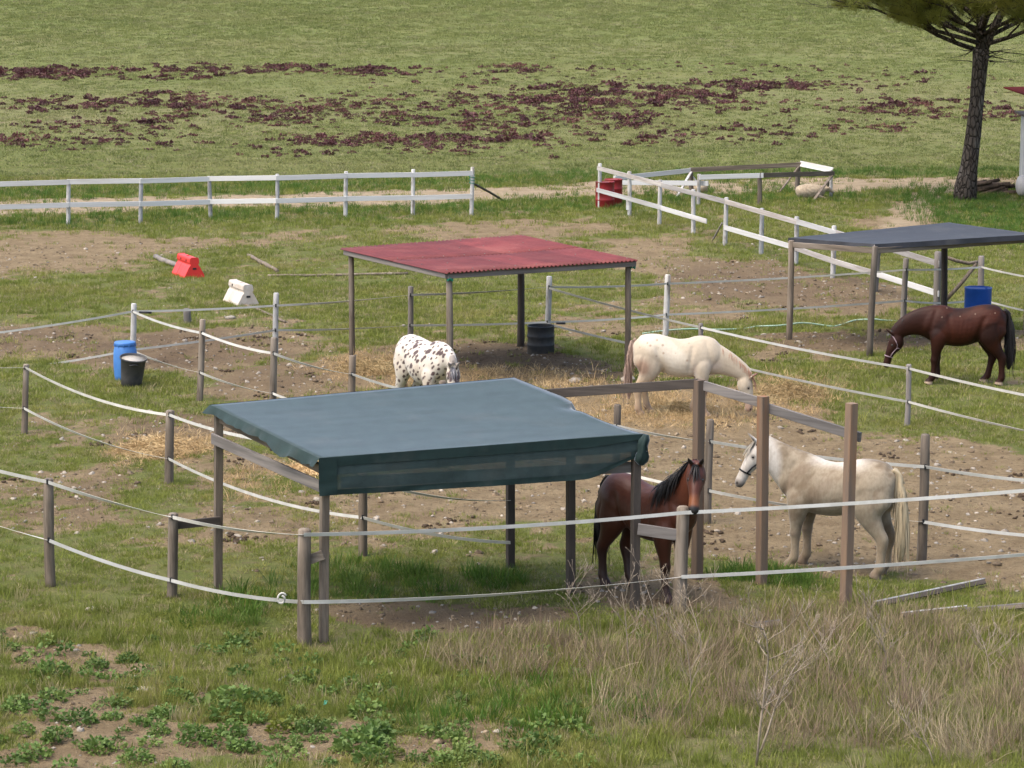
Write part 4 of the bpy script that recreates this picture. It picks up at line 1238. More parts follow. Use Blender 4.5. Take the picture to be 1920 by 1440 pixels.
def coat_material(name, rough, spec, sheen, noise_amt=.25):
    k = NT(name)
    c = k.attr('coat').outputs["Color"]; v = k.coord("Object")
    mp = k.n("Mapping"); mp.inputs["Scale"].default_value = (30, 30, 14); k.l(v, mp.inputs[0])
    nz = k.noise(1.0, 5, .65, mp.outputs[0]); n2 = k.noise(2.6, 3, .5, v)
    c2 = k.mix(k.ramp(nz, .3, .75, 0, noise_amt), c, k.mix(1.0, c, (.55, .5, .45), 'MULTIPLY'))
    c2 = k.mix(k.ramp(n2, .4, .7, 0, noise_amt), c2, k.mix(1.0, c2, (.8, .74, .66), 'MULTIPLY'))
    n3b = k.noise(6.5, 3, .5, v)
    k.bump(k.math('ADD', k.math('MULTIPLY', nz, .12), k.math('MULTIPLY', n3b, .9)), .35, .03)
    k.b.inputs["Sheen Weight"].default_value = sheen; k.b.inputs["Sheen Roughness"].default_value = .4
    return k.done(c2, rough, spec)

def n3(V, s, seed):
    return (fbm(V[:, 0] * s + V[:, 2] * s * .7, V[:, 2] * s - V[:, 1] * s * .9, seed, 3) + fbm(V[:, 1] * s + 5, V[:, 2] * s * .8 + V[:, 0] * s, seed + 9, 3)) / 2

HEAD = [(-.10, .050, .065, -.015), (-.02, .072, .090, -.02), (.08, .090, .120, -.042), (.20, .098, .137, -.056), (.32, .090, .126, -.042), (.46, .072, .096, -.014), (.62, .058, .074, 0), (.78, .055, .066, -.002), (.90, .060, .064, -.006), (.97, .050, .052, -.012), (1.01, .030, .030, -.016)]

def build_horse(label, px, py, theta, scale, poll, ctrl, hp, hy, legs, coat, mat, mane_col, tail_col, mane=(0, .2, .5), forelock=True, halter=None, tail_len=1.0, belly=1.0, seed=1, ear_fwd=.35, tail_w=1.0):
    P = gp(px, py)
    root = thing('horse', label, 'horse', P)
    root.rotation_euler = (0, 0, theta); root.scale = (scale,) * 3
    bits = []
    # trunk
    zb = lambda x: 0
    tr = [(-.80, 0, 1.20, .07, .09, 0), (-.775, 0, 1.20, .155, .19, 0), (-.70, 0, 1.19, .225, .275, 0), (-.56, 0, 1.185, .272, .322, 0), (-.38, 0, 1.175, .285, .335, 0), (-.18, 0, 1.125, .280, .332 * belly, 0), (.04, 0, 1.075, .292, .352 * belly, 0),
          (.26, 0, 1.085, .282, .362, 0), (.44, 0, 1.125, .245, .372, 0), (.58, 0, 1.14, .215, .335, 0), (.70, 0, 1.12, .185, .255, 0), (.775, 0, 1.10, .14, .17, 0), (.81, 0, 1.09, .06, .08, 0)]
    bits.append(loft(tr, 26, 4, .10)[0])
    # neck
    S0 = np.array([.36, 0, 1.10]); C1 = np.array(ctrl); P1 = np.array(poll)
    rb = [.30, .345, .300, .25, .21, .172, .138]; ra = [.21, .19, .155, .130, .112, .098, .086]
    nk = []
    for i in range(7):
        t = i / 6; q = S0 * (1 - t) ** 2 + C1 * 2 * t * (1 - t) + P1 * t * t
        yy = math.atan2(C1[1], max(.2, C1[0] - .4)) * t * .5 + hy * t * t * .8
        nk.append((*q, ra[i], rb[i], yy))
    nm, crest, nfr = loft(nk, 20, 4)
    bits.append(nm)
    # head
    L = .63
    d = np.array([math.cos(hp) * math.cos(hy), math.cos(hp) * math.sin(hy), -math.sin(hp)])
    lat = np.array([-math.sin(hy), math.cos(hy), 0.]); up = np.cross(d, lat)
    H0 = P1 + up * (-.005) + d * .02
    hs = []
    for t, a, b, o in HEAD: hs.append((*(H0 + d * t * L + up * o), a * 1.26, b * 1.08, hy))
    bits.append(loft(hs, 20, 4)[0])
    def hpnt(t, an, ex=0.0):
        T = [q[0] for q in HEAD]
        a, b, o = [np.interp(t, T, [q[j] for q in HEAD]) for j in (1, 2, 3)]; a *= 1.2; b *= 1.04
        return H0 + d * t * L + up * (o + (b + ex) * math.sin(an)) + lat * (a + ex) * math.cos(an)
    for sg in (-1, 1):
        e0 = H0 + lat * sg * .048 + up * .055 + d * .0
        ed = unit(up * .85 - d * (.75 - ear_fwd) + lat * sg * .22)
        ey = math.atan2(ed[1], ed[0])
        es = []
        for s, w, th in ((-.03, .028, .024), (.03, .036, .026), (.08, .034, .022), (.125, .022, .016), (.165, .006, .006)):
            es.append((*(e0 + ed * s + lat * sg * .01 * math.sin(s * 12)), w, th, hy))
        # the ear's broad side faces the way the head looks
        bits.append(loft(es, 12, 3)[0])
    # jaw-to-throat fill
    # legs
    for side in (-1, 1):
        dx, lift = legs['F'][0 if side < 0 else 1]
        st = []
        for x, y, z, aw, bw in ((.42, .08, 1.14, .045, .10), (.44, .125, 1.04, .085, .16), (.455, .158, .92, .090, .150), (.465, .172, .80, .078, .112), (.475, .165, .67, .062, .082), (.482, .155, .54, .048, .058), (.486, .150, .47, .052, .060), (.482, .148, .40, .041, .045), (.478, .147, .28, .033, .038), (.480, .147, .17, .040, .046), (.490, .147, .13, .045, .050), (.515, .147, .085, .040, .043), (.535, .147, .055, .050, .055), (.552, .147, .0, .058, .066)):
            f_ = max(0, 1 - z / 1.0)
            st.append((x + dx * f_, side * y, z, aw * 1.2 + .009, bw * 1.2 + .009, 0))
        bits.append(loft(st, 14, 3)[0])
        dx, lift = legs['H'][0 if side < 0 else 1]
        st = []
        for x, y, z, aw, bw in ((-.48, .07, 1.26, .06, .12), (-.49, .12, 1.15, .115, .21), (-.50, .148, 1.02, .122, .235), (-.495, .165, .90, .110, .200), (-.52, .168, .78, .085, .135), (-.575, .162, .67, .065, .094), (-.635, .155, .575, .052, .072), (-.668, .152, .51, .050, .070), (-.668, .150, .44, .045, .058), (-.655, .148, .33, .037, .044), (-.645, .147, .20, .040, .046), (-.638, .147, .14, .047, .052), (-.612, .147, .088, .041, .044), (-.590, .147, .055, .050, .055), (-.572, .147, .0, .058, .066)):
            f_ = max(0, 1 - z / 1.05)
            st.append((x + dx * f_, side * y, z, aw * 1.2 + .009, bw * 1.2 + .009, 0))
        bits.append(loft(st, 14, 3)[0])
    V, Fc = join(*bits)
    src = new_mesh('horse_source', V, Fc)
    tmp = bpy.data.objects.new('horse_source', src); COL.objects.link(tmp)
    rm = tmp.modifiers.new('remesh', 'REMESH'); rm.mode = 'VOXEL'; rm.voxel_size = .0135
    sm = tmp.modifiers.new('smooth', 'SMOOTH'); sm.factor = .5; sm.iterations = 14
    dg = bpy.context.evaluated_depsgraph_get(); dg.update()
    me = bpy.data.meshes.new_from_object(tmp.evaluated_get(dg))
    bpy.data.objects.remove(tmp); bpy.data.meshes.remove(src)
    me.name = 'body'
    n = len(me.vertices); co = np.empty(n * 3, np.float32); me.vertices.foreach_get('co', co); co = co.reshape(-1, 3).astype(float)
    nr_ = np.empty(n * 3, np.float32); me.vertices.foreach_get('normal', nr_); nr_ = nr_.reshape(-1, 3)
    x_, z_, w_ = co[:, 0], co[:, 2], sstep(.06, .14, np.abs(co[:, 1])) * sstep(.40, .6, np.linalg.norm(co - (H0 + d * L * .45), axis=1))
    band = lambda a, b: sstep(a - .08, a + .05, z_) * sstep(b + .08, b - .05, z_)
    # hollows behind the shoulder, before the thigh and at the base of the neck; faint ribs
    gv = -.018 * np.exp(-((x_ - .26 - .14 * (z_ - 1.0)) / .045) ** 2) * band(.85, 1.32) - .026 * np.exp(-((x_ + .27 + .30 * (z_ - 1.0)) / .055) ** 2) * band(.80, 1.28)
    gv += -.013 * np.exp(-((x_ - .60 + .32 * (z_ - 1.2)) / .045) ** 2) * band(.98, 1.40) - .012 * np.exp(-((x_ + .63 - .2 * (z_ - .95)) / .03) ** 2) * band(.78, 1.12)
    gv += .0011 * np.sin(x_ * 75 + z_ * 14) * band(.86, 1.22) * sstep(-.2, -.08, x_) * sstep(.24, .12, x_)
    gv += .012 * np.exp(-(((x_ - .47) / .10) ** 2 + ((z_ - .98) / .12) ** 2)) + .014 * np.exp(-(((x_ + .50) / .13) ** 2 + ((z_ - 1.18) / .13) ** 2))
    co = co + nr_ * (gv * w_)[:, None]
    me.vertices.foreach_set('co', co.astype(np.float32).ravel()); me.update()
    muzzle = H0 + d * L * .95 + up * -.01
    info = dict(muzzle=muzzle, H0=H0, d=d, up=up, lat=lat, L=L, poll=P1, hdist=np.linalg.norm(co - (H0 + d * L * .45), axis=1))
    cl = np.clip(coat(co, info), 0.002, 1)
    # eye sockets and nostrils are dark skin
    for sg in (-1, 1):
        ep = hpnt(.30, math.pi / 2 - sg * 1.02); dist = np.linalg.norm(co - ep, axis=1); f_ = sstep(.045, .02, dist)[:, None] * .6
        cl = cl * (1 - f_) + np.array([[.02, .015, .012]]) * f_
        ep = hpnt(.93, math.pi / 2 - sg * .8); dist = np.linalg.norm(co - ep, axis=1); f_ = sstep(.026, .012, dist)[:, None] * .9
        cl = cl * (1 - f_) + np.array([[.012, .01, .01]]) * f_
        # inside of the ears
    at_ = me.attributes.new('coat', 'FLOAT_COLOR', 'POINT')
    at_.data.foreach_set('color', np.concatenate([cl, np.ones((n, 1))], 1).astype(np.float32).ravel())
    me.materials.clear(); me.materials.append(mat); me.polygons.foreach_set("use_smooth", np.ones(len(me.polygons), bool))
    body = bpy.data.objects.new('body', me); COL.objects.link(body); body.parent = root
    def child(nm, VF, m, sm_=False, par=root):
        o = bpy.data.objects.new(nm, new_mesh(nm, VF[0], VF[1], m, sm_)); COL.objects.link(o); o.parent = par; return o
    for sg in (-1, 1):
        c = hpnt(.30, math.pi / 2 - sg * 1.02, -.012)
        child('eye', lathe([(.001, -.021), (.012, -.017), (.02, -.006), (.02, .006), (.012, .017), (.001, .021)], c, 10, cap_bottom=False), M['eye'], True)
    # mane: side, length, thickness
    r = np.random.default_rng(seed)
    side, ml, dens = mane
    roots = []; dirs = []; lens = []
    cr = crest[5:]; nf2 = nfr[5:]
    N = int(260 * dens)
    for _ in range(N):
        t = r.uniform(0, len(cr) - 1.001); i = int(t); fr = t - i
        p = cr[i] * (1 - fr) + cr[i + 1] * fr
        lt = nf2[i][2]; u2 = nf2[i][3]
        roots.append(p - u2 * .035 + lt * r.normal(0, .012) + lt * side * .008); dirs.append(u2 * r.uniform(.1, .6) + lt * side * r.uniform(.6, 1.4) + nf2[i][1] * r.normal(0, .15)); lens.append(ml * r.uniform(.55, 1.15))
    hair = NT('hair_' + label.split()[0]); 
    hm = hair.done(hair.mix(hair.noise(25, 3, .6, hair.coord("Object", (1, 1, .15))), mane_col, tuple(x * 1.7 for x in mane_col)), .55, .3)
    if side == 0: pass
    child('mane', strands(roots, dirs, lens, .026, .55, seed + 1, 6), hm, True)
    if forelock:
        fr_ = [H0 + up * .085 + d * .01 + lat * r.normal(0, .02) for _ in range(40)]
        child('forelock', strands(fr_, [up * .5 + d * .8 + lat * r.normal(0, .25) for _ in fr_], r.uniform(.12, .28, 40), .02, .25, seed + 2, 5), hm, True)
    # tail
    tm = NT('tail_hair_' + label.split()[0])
    tmm = tm.done(tm.mix(tm.noise(30, 3, .6, tm.coord("Object", (1, 1, .12))), tail_col, tuple(x * 1.6 for x in tail_col)), .55, .3)
    tl = tail_len
    path = [(-.755, 0, 1.41, .03, .035, 0), (-.815, 0, 1.36, .035, .04, 0), (-.855, 0, 1.24, .042, .05, 0), (-.88, .0, 1.04, .066, .08, 0), (-.89, 0, 1.41 - .66 * tl, .075, .09, 0), (-.89, 0, 1.41 - .9 * tl, .06, .075, 0), (-.88, 0, 1.41 - 1.06 * tl, .035, .045, 0), (-.875, 0, 1.41 - 1.14 * tl, .008, .008, 0)]
    path = [(a, b, c, w * tail_w, h * tail_w, q) for a, b, c, w, h, q in path]
    core, _, _ = loft(path, 12, 3)
    cv = np.array(core[0]); cv[:, :2] += ((np.stack([fbm(cv[:, 0] * 60, cv[:, 1] * 60 + cv[:, 2] * 1.5, 5, 2), fbm(cv[:, 1] * 60, cv[:, 0] * 60 + cv[:, 2] * 1.5, 8, 2)], 1)) - .5) * .05
    S = cat(path, 3)
    roots = []; dirs = []; lens = []
    for _ in range(170):
        i = r.integers(1, len(S) - 8); a = r.uniform(0, 6.283)
        roots.append(S[i, :3] + np.array([math.cos(a) * S[i, 4], math.sin(a) * S[i, 3], 0])); dirs.append(np.array([math.cos(a) * .12, math.sin(a) * .12, -1.0])); lens.append(r.uniform(.25, .6) * tl)
    child('tail', join((list(cv), core[1]), strands(roots, dirs, lens, .022, .5, seed + 3, 5, .07)), tmm, True)
    if halter:
        hmat = mottled('halter_' + label.split()[0], halter, tuple(x * .7 for x in halter), 20, rough=.6, bump=0)
        nb = [hpnt(.66, a, .004) for a in np.linspace(0, 2 * math.pi, 21)]
        ck = []
        for sg in (-1, 1):
            ck.append(tube([hpnt(t, math.pi / 2 - sg * w, .004) for t, w in ((.66, 1.75), (.5, 1.85), (.34, 1.9), (.25, 1.7), (.15, 1.35), (.06, .9), (.02, .3))], .011, 6))
        throat = [hpnt(.34, a, .005) for a in np.linspace(math.pi + .35, 2 * math.pi - .35, 10)]
        child('halter', join(tube(nb, .011, 6), tube(throat, .010, 6), *ck), hmat, True)
    return root

def lerp(a, b, f): return a * (1 - f[:, None]) + np.asarray(b)[None, :] * f[:, None]

def coat_bay(V, I):
    n = n3(V, 3, 4); z = V[:, 2]
    c = np.tile(np.array([[.068, .0172, .0065]]), (len(V), 1)); c = lerp(c, (.052, .0135, .006), sstep(.38, .66, n))
    leg = sstep(.60, .42, z + .06 * (n - .5)) * sstep(.34, .60, I['hdist'])
    c = lerp(c, (.012, .009, .008), leg)
    c = lerp(c, (.035, .010, .005), sstep(1.0, .7, z) * sstep(.34, .60, I['hdist']) * .6)
    m = np.linalg.norm(V - I['muzzle'], axis=1)
    c = lerp(c, (.16, .052, .016), sstep(.26, .15, m)); c = lerp(c, (.012, .010, .010), sstep(.115, .075, m))
    ear = np.einsum('ij,j->i', V - I['H0'], I['up']) > .10
    return lerp(c, (.014, .009, .008), ear * (I['hdist'] < .5) * 1.0)

def coat_dark(V, I):
    n = n3(V, 3, 14); z = V[:, 2]
    c = np.tile(np.array([[.042, .0105, .0045]]), (len(V), 1)); c = lerp(c, (.018, .0058, .0036), sstep(.40, .64, n))
    c = lerp(c, (.014, .0055, .004), sstep(.3, .9, V[:, 0]) * .6)
    c = lerp(c, (.014, .0055, .004), sstep(1.05, .55, z) * .6 * sstep(.34, .60, I['hdist']))
    c = lerp(c, (.40, .30, .22), sstep(.075, .04, z) * sstep(.34, .60, I['hdist']))
    r = np.random.default_rng(8)
    for _ in range(16):
        p = np.array([r.uniform(-.7, .6), r.choice((-.2, .2, .1)), r.uniform(1.28, 1.48)]); dd = np.linalg.norm((V - p) * np.array([1, .5, 1]), axis=1)
        c = lerp(c, (.35, .27, .2), sstep(.018, .006, dd - .02 * (n - .5)) * .5)
    return c

def coat_cream(V, I):
    n = n3(V, 2.5, 24); z = V[:, 2]; x = V[:, 0]
    c = np.tile(np.array([[.52, .47, .38]]), (len(V), 1)); c = lerp(c, (.40, .33, .24), sstep(.42, .58, n) * .7)
    low = sstep(.78, .62, z) * sstep(.34, .60, I['hdist'])
    c = lerp(c, (.38, .28, .18), low * sstep(.35, .6, n + .12))
    kn = np.exp(-((z - .47) / .06) ** 2) * (x > 0) * sstep(.34, .60, I['hdist']); c = lerp(c, (.16, .09, .06), kn * .8)
    st = np.exp(-(((x + .62) / .14) ** 2 + ((z - .92) / .14) ** 2)); c = lerp(c, (.22, .12, .08), np.clip(st * 1.1 * sstep(.35, .65, n + .1 + .3 * (n3(V, 9, 70) - .5)), 0, .7))
    c = lerp(c, (.22, .15, .10), sstep(.30, .14, z + .1 * (n - .5)) * sstep(.34, .60, I['hdist']) * .75)
    br = np.exp(-(((x - .72) / .12) ** 2 + ((z - .95) / .10) ** 2)); c = lerp(c, (.40, .34, .30), br * .6)
    gir = np.exp(-(((x - .33) / .05) ** 2 + ((z - .85) / .16) ** 2)); c = lerp(c, (.36, .30, .26), gir * .7)
    r = np.random.default_rng(3)
    for _ in range(46):
        p = np.array([r.uniform(-.8, .7), r.choice((-.25, .25)) * r.uniform(.4, 1.1), r.uniform(1.0, 1.5)]); dd = np.linalg.norm((V - p) * np.array([1, .6, 1]), axis=1)
        c = lerp(c, (.28, .20, .14), sstep(.03, .01, dd) * .8)
    m = np.linalg.norm(V - I['muzzle'], axis=1); c = lerp(c, (.30, .18, .13), sstep(.2, .1, m) * .8)
    ear = np.einsum('ij,j->i', V - I['H0'], I['up']) > .10
    return lerp(c, (.16, .06, .04), ear * (I['hdist'] < .5) * .9)

def coat_grey(V, I):
    n = n3(V, 3.2, 34); f = n3(V, 11, 44); z = V[:, 2]; x = V[:, 0]
    c = np.tile(np.array([[.275, .232, .168]]), (len(V), 1))
    dirt = sstep(.40, .60, n + .6 * (f - .5)); c = lerp(c, (.15, .115, .075), dirt * .85)
    c = lerp(c, (.22, .17, .12), sstep(.5, .66, f) * .5 * (z > .6) * (z < 1.45))
    sh = np.exp(-(((x - .42) / .25) ** 2 + ((z - 1.0) / .25) ** 2)); c = lerp(c, (.25, .19, .13), sh * .55 * sstep(.3, .6, f + .1))
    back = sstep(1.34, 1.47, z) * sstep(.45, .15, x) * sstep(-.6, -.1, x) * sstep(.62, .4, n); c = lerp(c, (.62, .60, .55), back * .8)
    leg = sstep(.6, .4, z) * sstep(.34, .60, I['hdist']); c = lerp(c, (.28, .22, .15), leg * sstep(.3, .6, f + .12) * .85)
    c = lerp(c, (.16, .12, .09), sstep(.16, .05, z) * .7)
    kn = np.exp(-((z - .47) / .05) ** 2) * (x > 0); c = lerp(c, (.17, .13, .10), kn * .55)
    hd = sstep(.50, .36, I['hdist']); c = lerp(c, (.52, .50, .46), hd * .9)
    m = np.linalg.norm(V - I['muzzle'], axis=1); c = lerp(c, (.13, .11, .10), sstep(.12, .06, m) * .85)
    ear = np.einsum('ij,j->i', V - I['H0'], I['up']) > .12
    return lerp(c, (.12, .10, .085), ear * (I['hdist'] < .5) * .7)

def coat_spots(V, I):
    n = n3(V, 2.5, 54); nsp = n3(V, 22, 58)
    c = np.tile(np.array([[.54, .50, .43]]), (len(V), 1)); c = lerp(c, (.50, .41, .31), sstep(.4, .65, n) * .6 * sstep(1.35, .9, V[:, 2]))
    r = np.random.default_rng(21); S = np.zeros(len(V))
    cand = V[r.integers(0, len(V), 1500)]; kept = []
    for p in cand:
        if p[2] < .4: continue
        if any(np.linalg.norm(p - q) < .07 for q in kept): continue
        kept.append(p)
        if len(kept) > 330: break
    for p in kept:
        a = r.uniform(.011, .026) * (1.6 if r.random() < .12 else 1); el = r.uniform(1.3, 2.6); dv = V - p
        dd = np.sqrt((dv[:, 0] * .8 + dv[:, 2] * .6) ** 2 / el ** 2 + (dv[:, 0] * .6 - dv[:, 2] * .8) ** 2 + dv[:, 1] ** 2) + .055 * (nsp - .5)
        S = np.maximum(S, sstep(a * 1.3, a * .9, dd))
    fc = sstep(.34, .22, I['hdist']); sp = sstep(.50, .56, n3(V, 16, 64)); S = np.maximum(S, fc * sp)
    c = lerp(c, (.055, .028, .030), S * .95)
    ear = np.einsum('ij,j->i', V - I['H0'], I['up']) > .10
    c = lerp(c, (.22, .19, .17), ear * (I['hdist'] < .5) * .8)
    return lerp(c, (.10, .08, .07), sstep(.07, .04, V[:, 2]) * .8)

MC = {'bay': coat_material('bay_coat', .5, .35, .05), 'dark': coat_material('dark_bay_coat', .55, .16, .0), 'cream': coat_material('cream_coat', .65, .25, .3, .2), 'grey': coat_material('muddy_grey_coat', .7, .2, .25, .45), 'spot': coat_material('spotted_coat', .62, .25, .3, .15)}
std = {'F': ((0, 0), (.06, 0)), 'H': ((0, 0), (.10, 0))}
build_horse('bay horse with black mane facing the camera beside the green shelter', 1213, 1116, R(-50), 1.03, (.92, -.03, 1.84), (.80, 0, 1.54), R(60), R(-50),
            {'F': ((.02, 0), (-.04, 0)), 'H': ((-.06, 0), (.16, 0))}, coat_bay, MC['bay'], (.008, .007, .007), (.008, .007, .007), (-1, .46, 2.2), True, None, 1.0, 1.0, 11, ear_fwd=.55)
build_horse('muddy grey horse with yellowed tail looking left behind the tall posts', 1568, 1068, R(150), 1.07, (1.06, .08, 1.60), (.84, .02, 1.38), R(62), R(34),
            {'F': ((.0, 0), (.06, 0)), 'H': ((.02, 0), (-.02, 0))}, coat_grey, MC['grey'], (.34, .31, .26), (.30, .245, .16), (-1, .16, .9), True, (.012, .012, .014), 1.05, 1.0, 22, ear_fwd=.5, tail_w=.8)
build_horse('cream horse with chestnut mane grazing on straw', 1268, 779, R(-7), 1.0, (1.30, 0, .76), (.86, 0, 1.10), R(86), R(-10),
            {'F': ((.02, 0), (-.22, 0)), 'H': ((-.06, 0), (.10, 0))}, coat_cream, MC['cream'], (.24, .145, .095), (.22, .155, .12), (-1, .17, 1.4), True, None, .98, 1.0, 33, tail_w=.65)
build_horse('dark bay horse with head lowered under the charcoal shelter wearing pale halter', 1803, 721, R(177), 1.04, (1.27, 0, .93), (.92, 0, 1.30), R(74), R(6),
            {'F': ((-.04, 0), (.10, 0)), 'H': ((.16, 0), (-.10, 0))}, coat_dark, MC['dark'], (.008, .007, .007), (.010, .008, .008), (1, .12, .9), False, (.34, .25, .28), 1.0, 1.03, 44)
build_horse('white horse with dark spots standing behind the green shelter roof', 797, 790, R(-60), 1.03, (1.04, 0, 1.14), (.86, 0, 1.40), R(68), R(-24),
            {'F': ((.02, 0), (-.05, 0)), 'H': ((-.06, 0), (.10, 0))}, coat_spots, MC['spot'], (.12, .12, .13), (.20, .14, .10), (1, .14, .5), True, None, 1.0, 1.12, 55)

# ------------------------------------------------------------------ sheep lying by the timber pen
def sheep(label, px, py, theta, s):
    P = gp(px, py); root = thing('sheep', label, 'sheep', P, 'sheep by the pen'); root.rotation_euler = (0, 0, theta); root.scale = (s,) * 3
    bits = [loft([(-.52, 0, .22, .05, .06, 0), (-.47, 0, .23, .19, .18, 0), (-.25, 0, .25, .27, .25, 0), (.05, 0, .25, .27, .245, 0), (.28, 0, .25, .22, .22, 0), (.42, 0, .27, .14, .15, 0), (.48, 0, .28, .06, .07, 0)], 18, 4)[0],
            loft([(.30, 0, .28, .12, .13, 0), (.48, 0, .32, .095, .10, 0), (.60, 0, .33, .07, .08, 0), (.72, 0, .27, .05, .055, 0), (.80, 0, .21, .035, .036, 0), (.83, 0, .19, .015, .015, 0)], 14, 4)[0]]
    for sy in (-1, 1):
        bits.append(loft([(.15, sy * .18, .14, .06, .07, 0), (.34, sy * .20, .07, .035, .04, 0), (.52, sy * .19, .035, .025, .03, 0), (.58, sy * .19, .02, .02, .02, 0)], 8, 3)[0])
        bits.append(loft([(.60, sy * .05, .38, .02, .03, 0), (.60, sy * .11, .37, .02, .035, 0), (.60, sy * .16, .34, .008, .01, 0)], 8, 3)[0])
    V, Fc = join(*bits); src = new_mesh('src', V, Fc); tmp = bpy.data.objects.new('src', src); COL.objects.link(tmp)
    rm = tmp.modifiers.new('r', 'REMESH'); rm.mode = 'VOXEL'; rm.voxel_size = .02
    sm = tmp.modifiers.new('s', 'SMOOTH'); sm.iterations = 3
    dg = bpy.context.evaluated_depsgraph_get(); dg.update(); me = bpy.data.meshes.new_from_object(tmp.evaluated_get(dg))
    bpy.data.objects.remove(tmp); bpy.data.meshes.remove(src)
    n = len(me.vertices); co = np.empty(n * 3, np.float32); me.vertices.foreach_get('co', co); co = co.reshape(-1, 3).astype(float)
    nrm = np.empty(n * 3, np.float32); me.vertices.foreach_get('normal', nrm); nrm = nrm.reshape(-1, 3)
    w = (co[:, 0] < .45); co += nrm * ((n3(co, 14, 3) - .5) * .06 * w)[:, None]
    me.vertices.foreach_set('co', co.astype(np.float32).ravel()); me.materials.clear(); me.materials.append(M['wool'])
    me.polygons.foreach_set("use_smooth", np.ones(len(me.polygons), bool)); me.update()
    o = bpy.data.objects.new('body', me); COL.objects.link(o); o.parent = root
sheep('dirty cream sheep lying down beside the timber pen brace', 1520, 372, R(8), 1.0)
sheep('small pale sheep lying behind the white post of the pen', 1316, 362, R(60), .62)
# ------------------------------------------------------------------ vegetation
M['grass'] = leaf_mat('meadow_grass', ((.208, .236, .046), (.152, .184, .036), (.26, .25, .070), (.33, .28, .15), .15), .6, .35, 1.3)
M['grass_far'] = leaf_mat('field_grass', ((.184, .208, .066), (.156, .182, .058), (.205, .214, .082), (.25, .232, .125), .10), .7, .3, .25)
M['grass_lush'] = leaf_mat('lush_grass', ((.085, .160, .022), (.060, .122, .018), (.115, .175, .032)), .5, .35, 2.0)
M['straw_blade'] = leaf_mat('dry_grass', ((.33, .265, .165), (.25, .195, .122), (.39, .325, .21), (.21, .145, .10), .32), .75, .25, 2.0)
M['reddry'] = leaf_mat('dead_brown_stalks', ((.22, .165, .12), (.15, .11, .08), (.28, .215, .16)), .8, .15, 2.0)
M['hay'] = leaf_mat('golden_straw', ((.47, .34, .175), (.34, .235, .115), (.56, .43, .24)), .7, .2, 5.0)
M['purple'] = leaf_mat('purple_leaves', ((.105, .042, .042), (.064, .025, .028), (.16, .075, .06)), .6, .15, .8)
M['weed'] = leaf_mat('broad_green_leaves', ((.115, .180, .040), (.080, .140, .032), (.16, .21, .055)), .5, .3, 4.0)
M['weed_yel'] = leaf_mat('yellow_green_leaves', ((.17, .19, .03), (.11, .15, .03)), .5, .3, 4.0)
M['twig'] = mottled('bleached_twig', (.36, .30, .23), (.26, .21, .155), 12)
M['clod'] = mottled('earth_clod', (.17, .125, .08), (.085, .062, .04), 9, c3=(.29, .23, .155))

def rand_pts(y0, y1, dens, margin=1.2, kx=.203):
    """random ground points in a strip of the yard, dens per square metre"""
    A = (y1 - y0) * (2 * (kx * (y0 + y1) / 2 + margin)); n = int(A * dens)
    y = RNG.uniform(y0, y1, int(n * 1.6)); w = kx * y + margin
    keep = RNG.uniform(0, 1, len(y)) < w / w.max(); y = y[keep][:n]; w = w[keep][:n]
    return RNG.uniform(-1, 1, len(y)) * w, y

SHORT = [blades_mesh('grass_tuft', M['grass'], 16, .055, .008, .07, .9, 100 + i) for i in range(4)]
MIDG = [blades_mesh('grass_tuft', M['grass'], 14, .085, .013, .11, .8, 110 + i) for i in range(4)]
FARG = [blades_mesh('field_tuft', M['grass_far'], 22, .085, .026, .30, 1.1, 120 + i) for i in range(4)]
TALL = [blades_mesh('tall_grass', M['grass'], 16, .17, .009, .10, .55, 130 + i, 3) for i in range(4)]
LUSHG = [blades_mesh('lush_tuft', M['grass_lush'], 22, .20, .011, .12, .6, 140 + i, 3) for i in range(3)]
DRYT = [blades_mesh('dry_tuft', M['straw_blade'], 16, .42, .007, .17, .6, 150 + i, 3) for i in range(4)]
BROWN = [blades_mesh('dead_stalks', M['reddry'], 9, .55, .006, .14, .38, 160 + i, 3, .3) for i in range(3)]
HAYP = [blades_mesh('straw', M['hay'], 14, .10, .008, .12, 1.6, 170 + i, 2, .9) for i in range(3)]

def strip(y0, y1, dens, f):
    x, y = rand_pts(y0, y1, dens)
    b, m, s, dr, lu, tk = cover(x, y)
    p = f(x, y, b, m, s, dr, lu, tk)
    k = RNG.uniform(0, 1, len(x)) < p
    x, y = x[k], y[k]
    z = height0(x, y) + relief(x, y, b[k], m[k])
    return np.stack([x, y, z], 1)

# short grazed grass in the yard
g_short = lambda x, y, b, m, s, dr, lu, tk: np.clip(1.03 - b, .03, 1) * (.12 + 1.0 * sstep(.36, .60, .55 * fbm(x * 2.6, y * 2.3, 77, 3) + .45 * fbm(x * .7, y * .6, 76, 3)))
P = np.concatenate([strip(25.5, 34, 200, g_short), strip(34, 46, 150, g_short)])
scatter('paddock_grass', 'short grazed grass covering the paddock near the shelters', 'grass', SHORT, P, RNG.uniform(0, 6.28, len(P)), RNG.uniform(.7, 1.5, len(P)), RNG.integers(0, 4, len(P)), .1)
P = np.concatenate([strip(46, 66, 95, g_short), strip(66, 97, 48, g_short)])
scatter('paddock_grass', 'short patchy grass on the back of the paddock', 'grass', MIDG, P, RNG.uniform(0, 6.28, len(P)), RNG.uniform(.7, 1.4, len(P)) * (1 + .35 * sstep(60, 95, P[:, 1])), RNG.integers(0, 4, len(P)), .1)
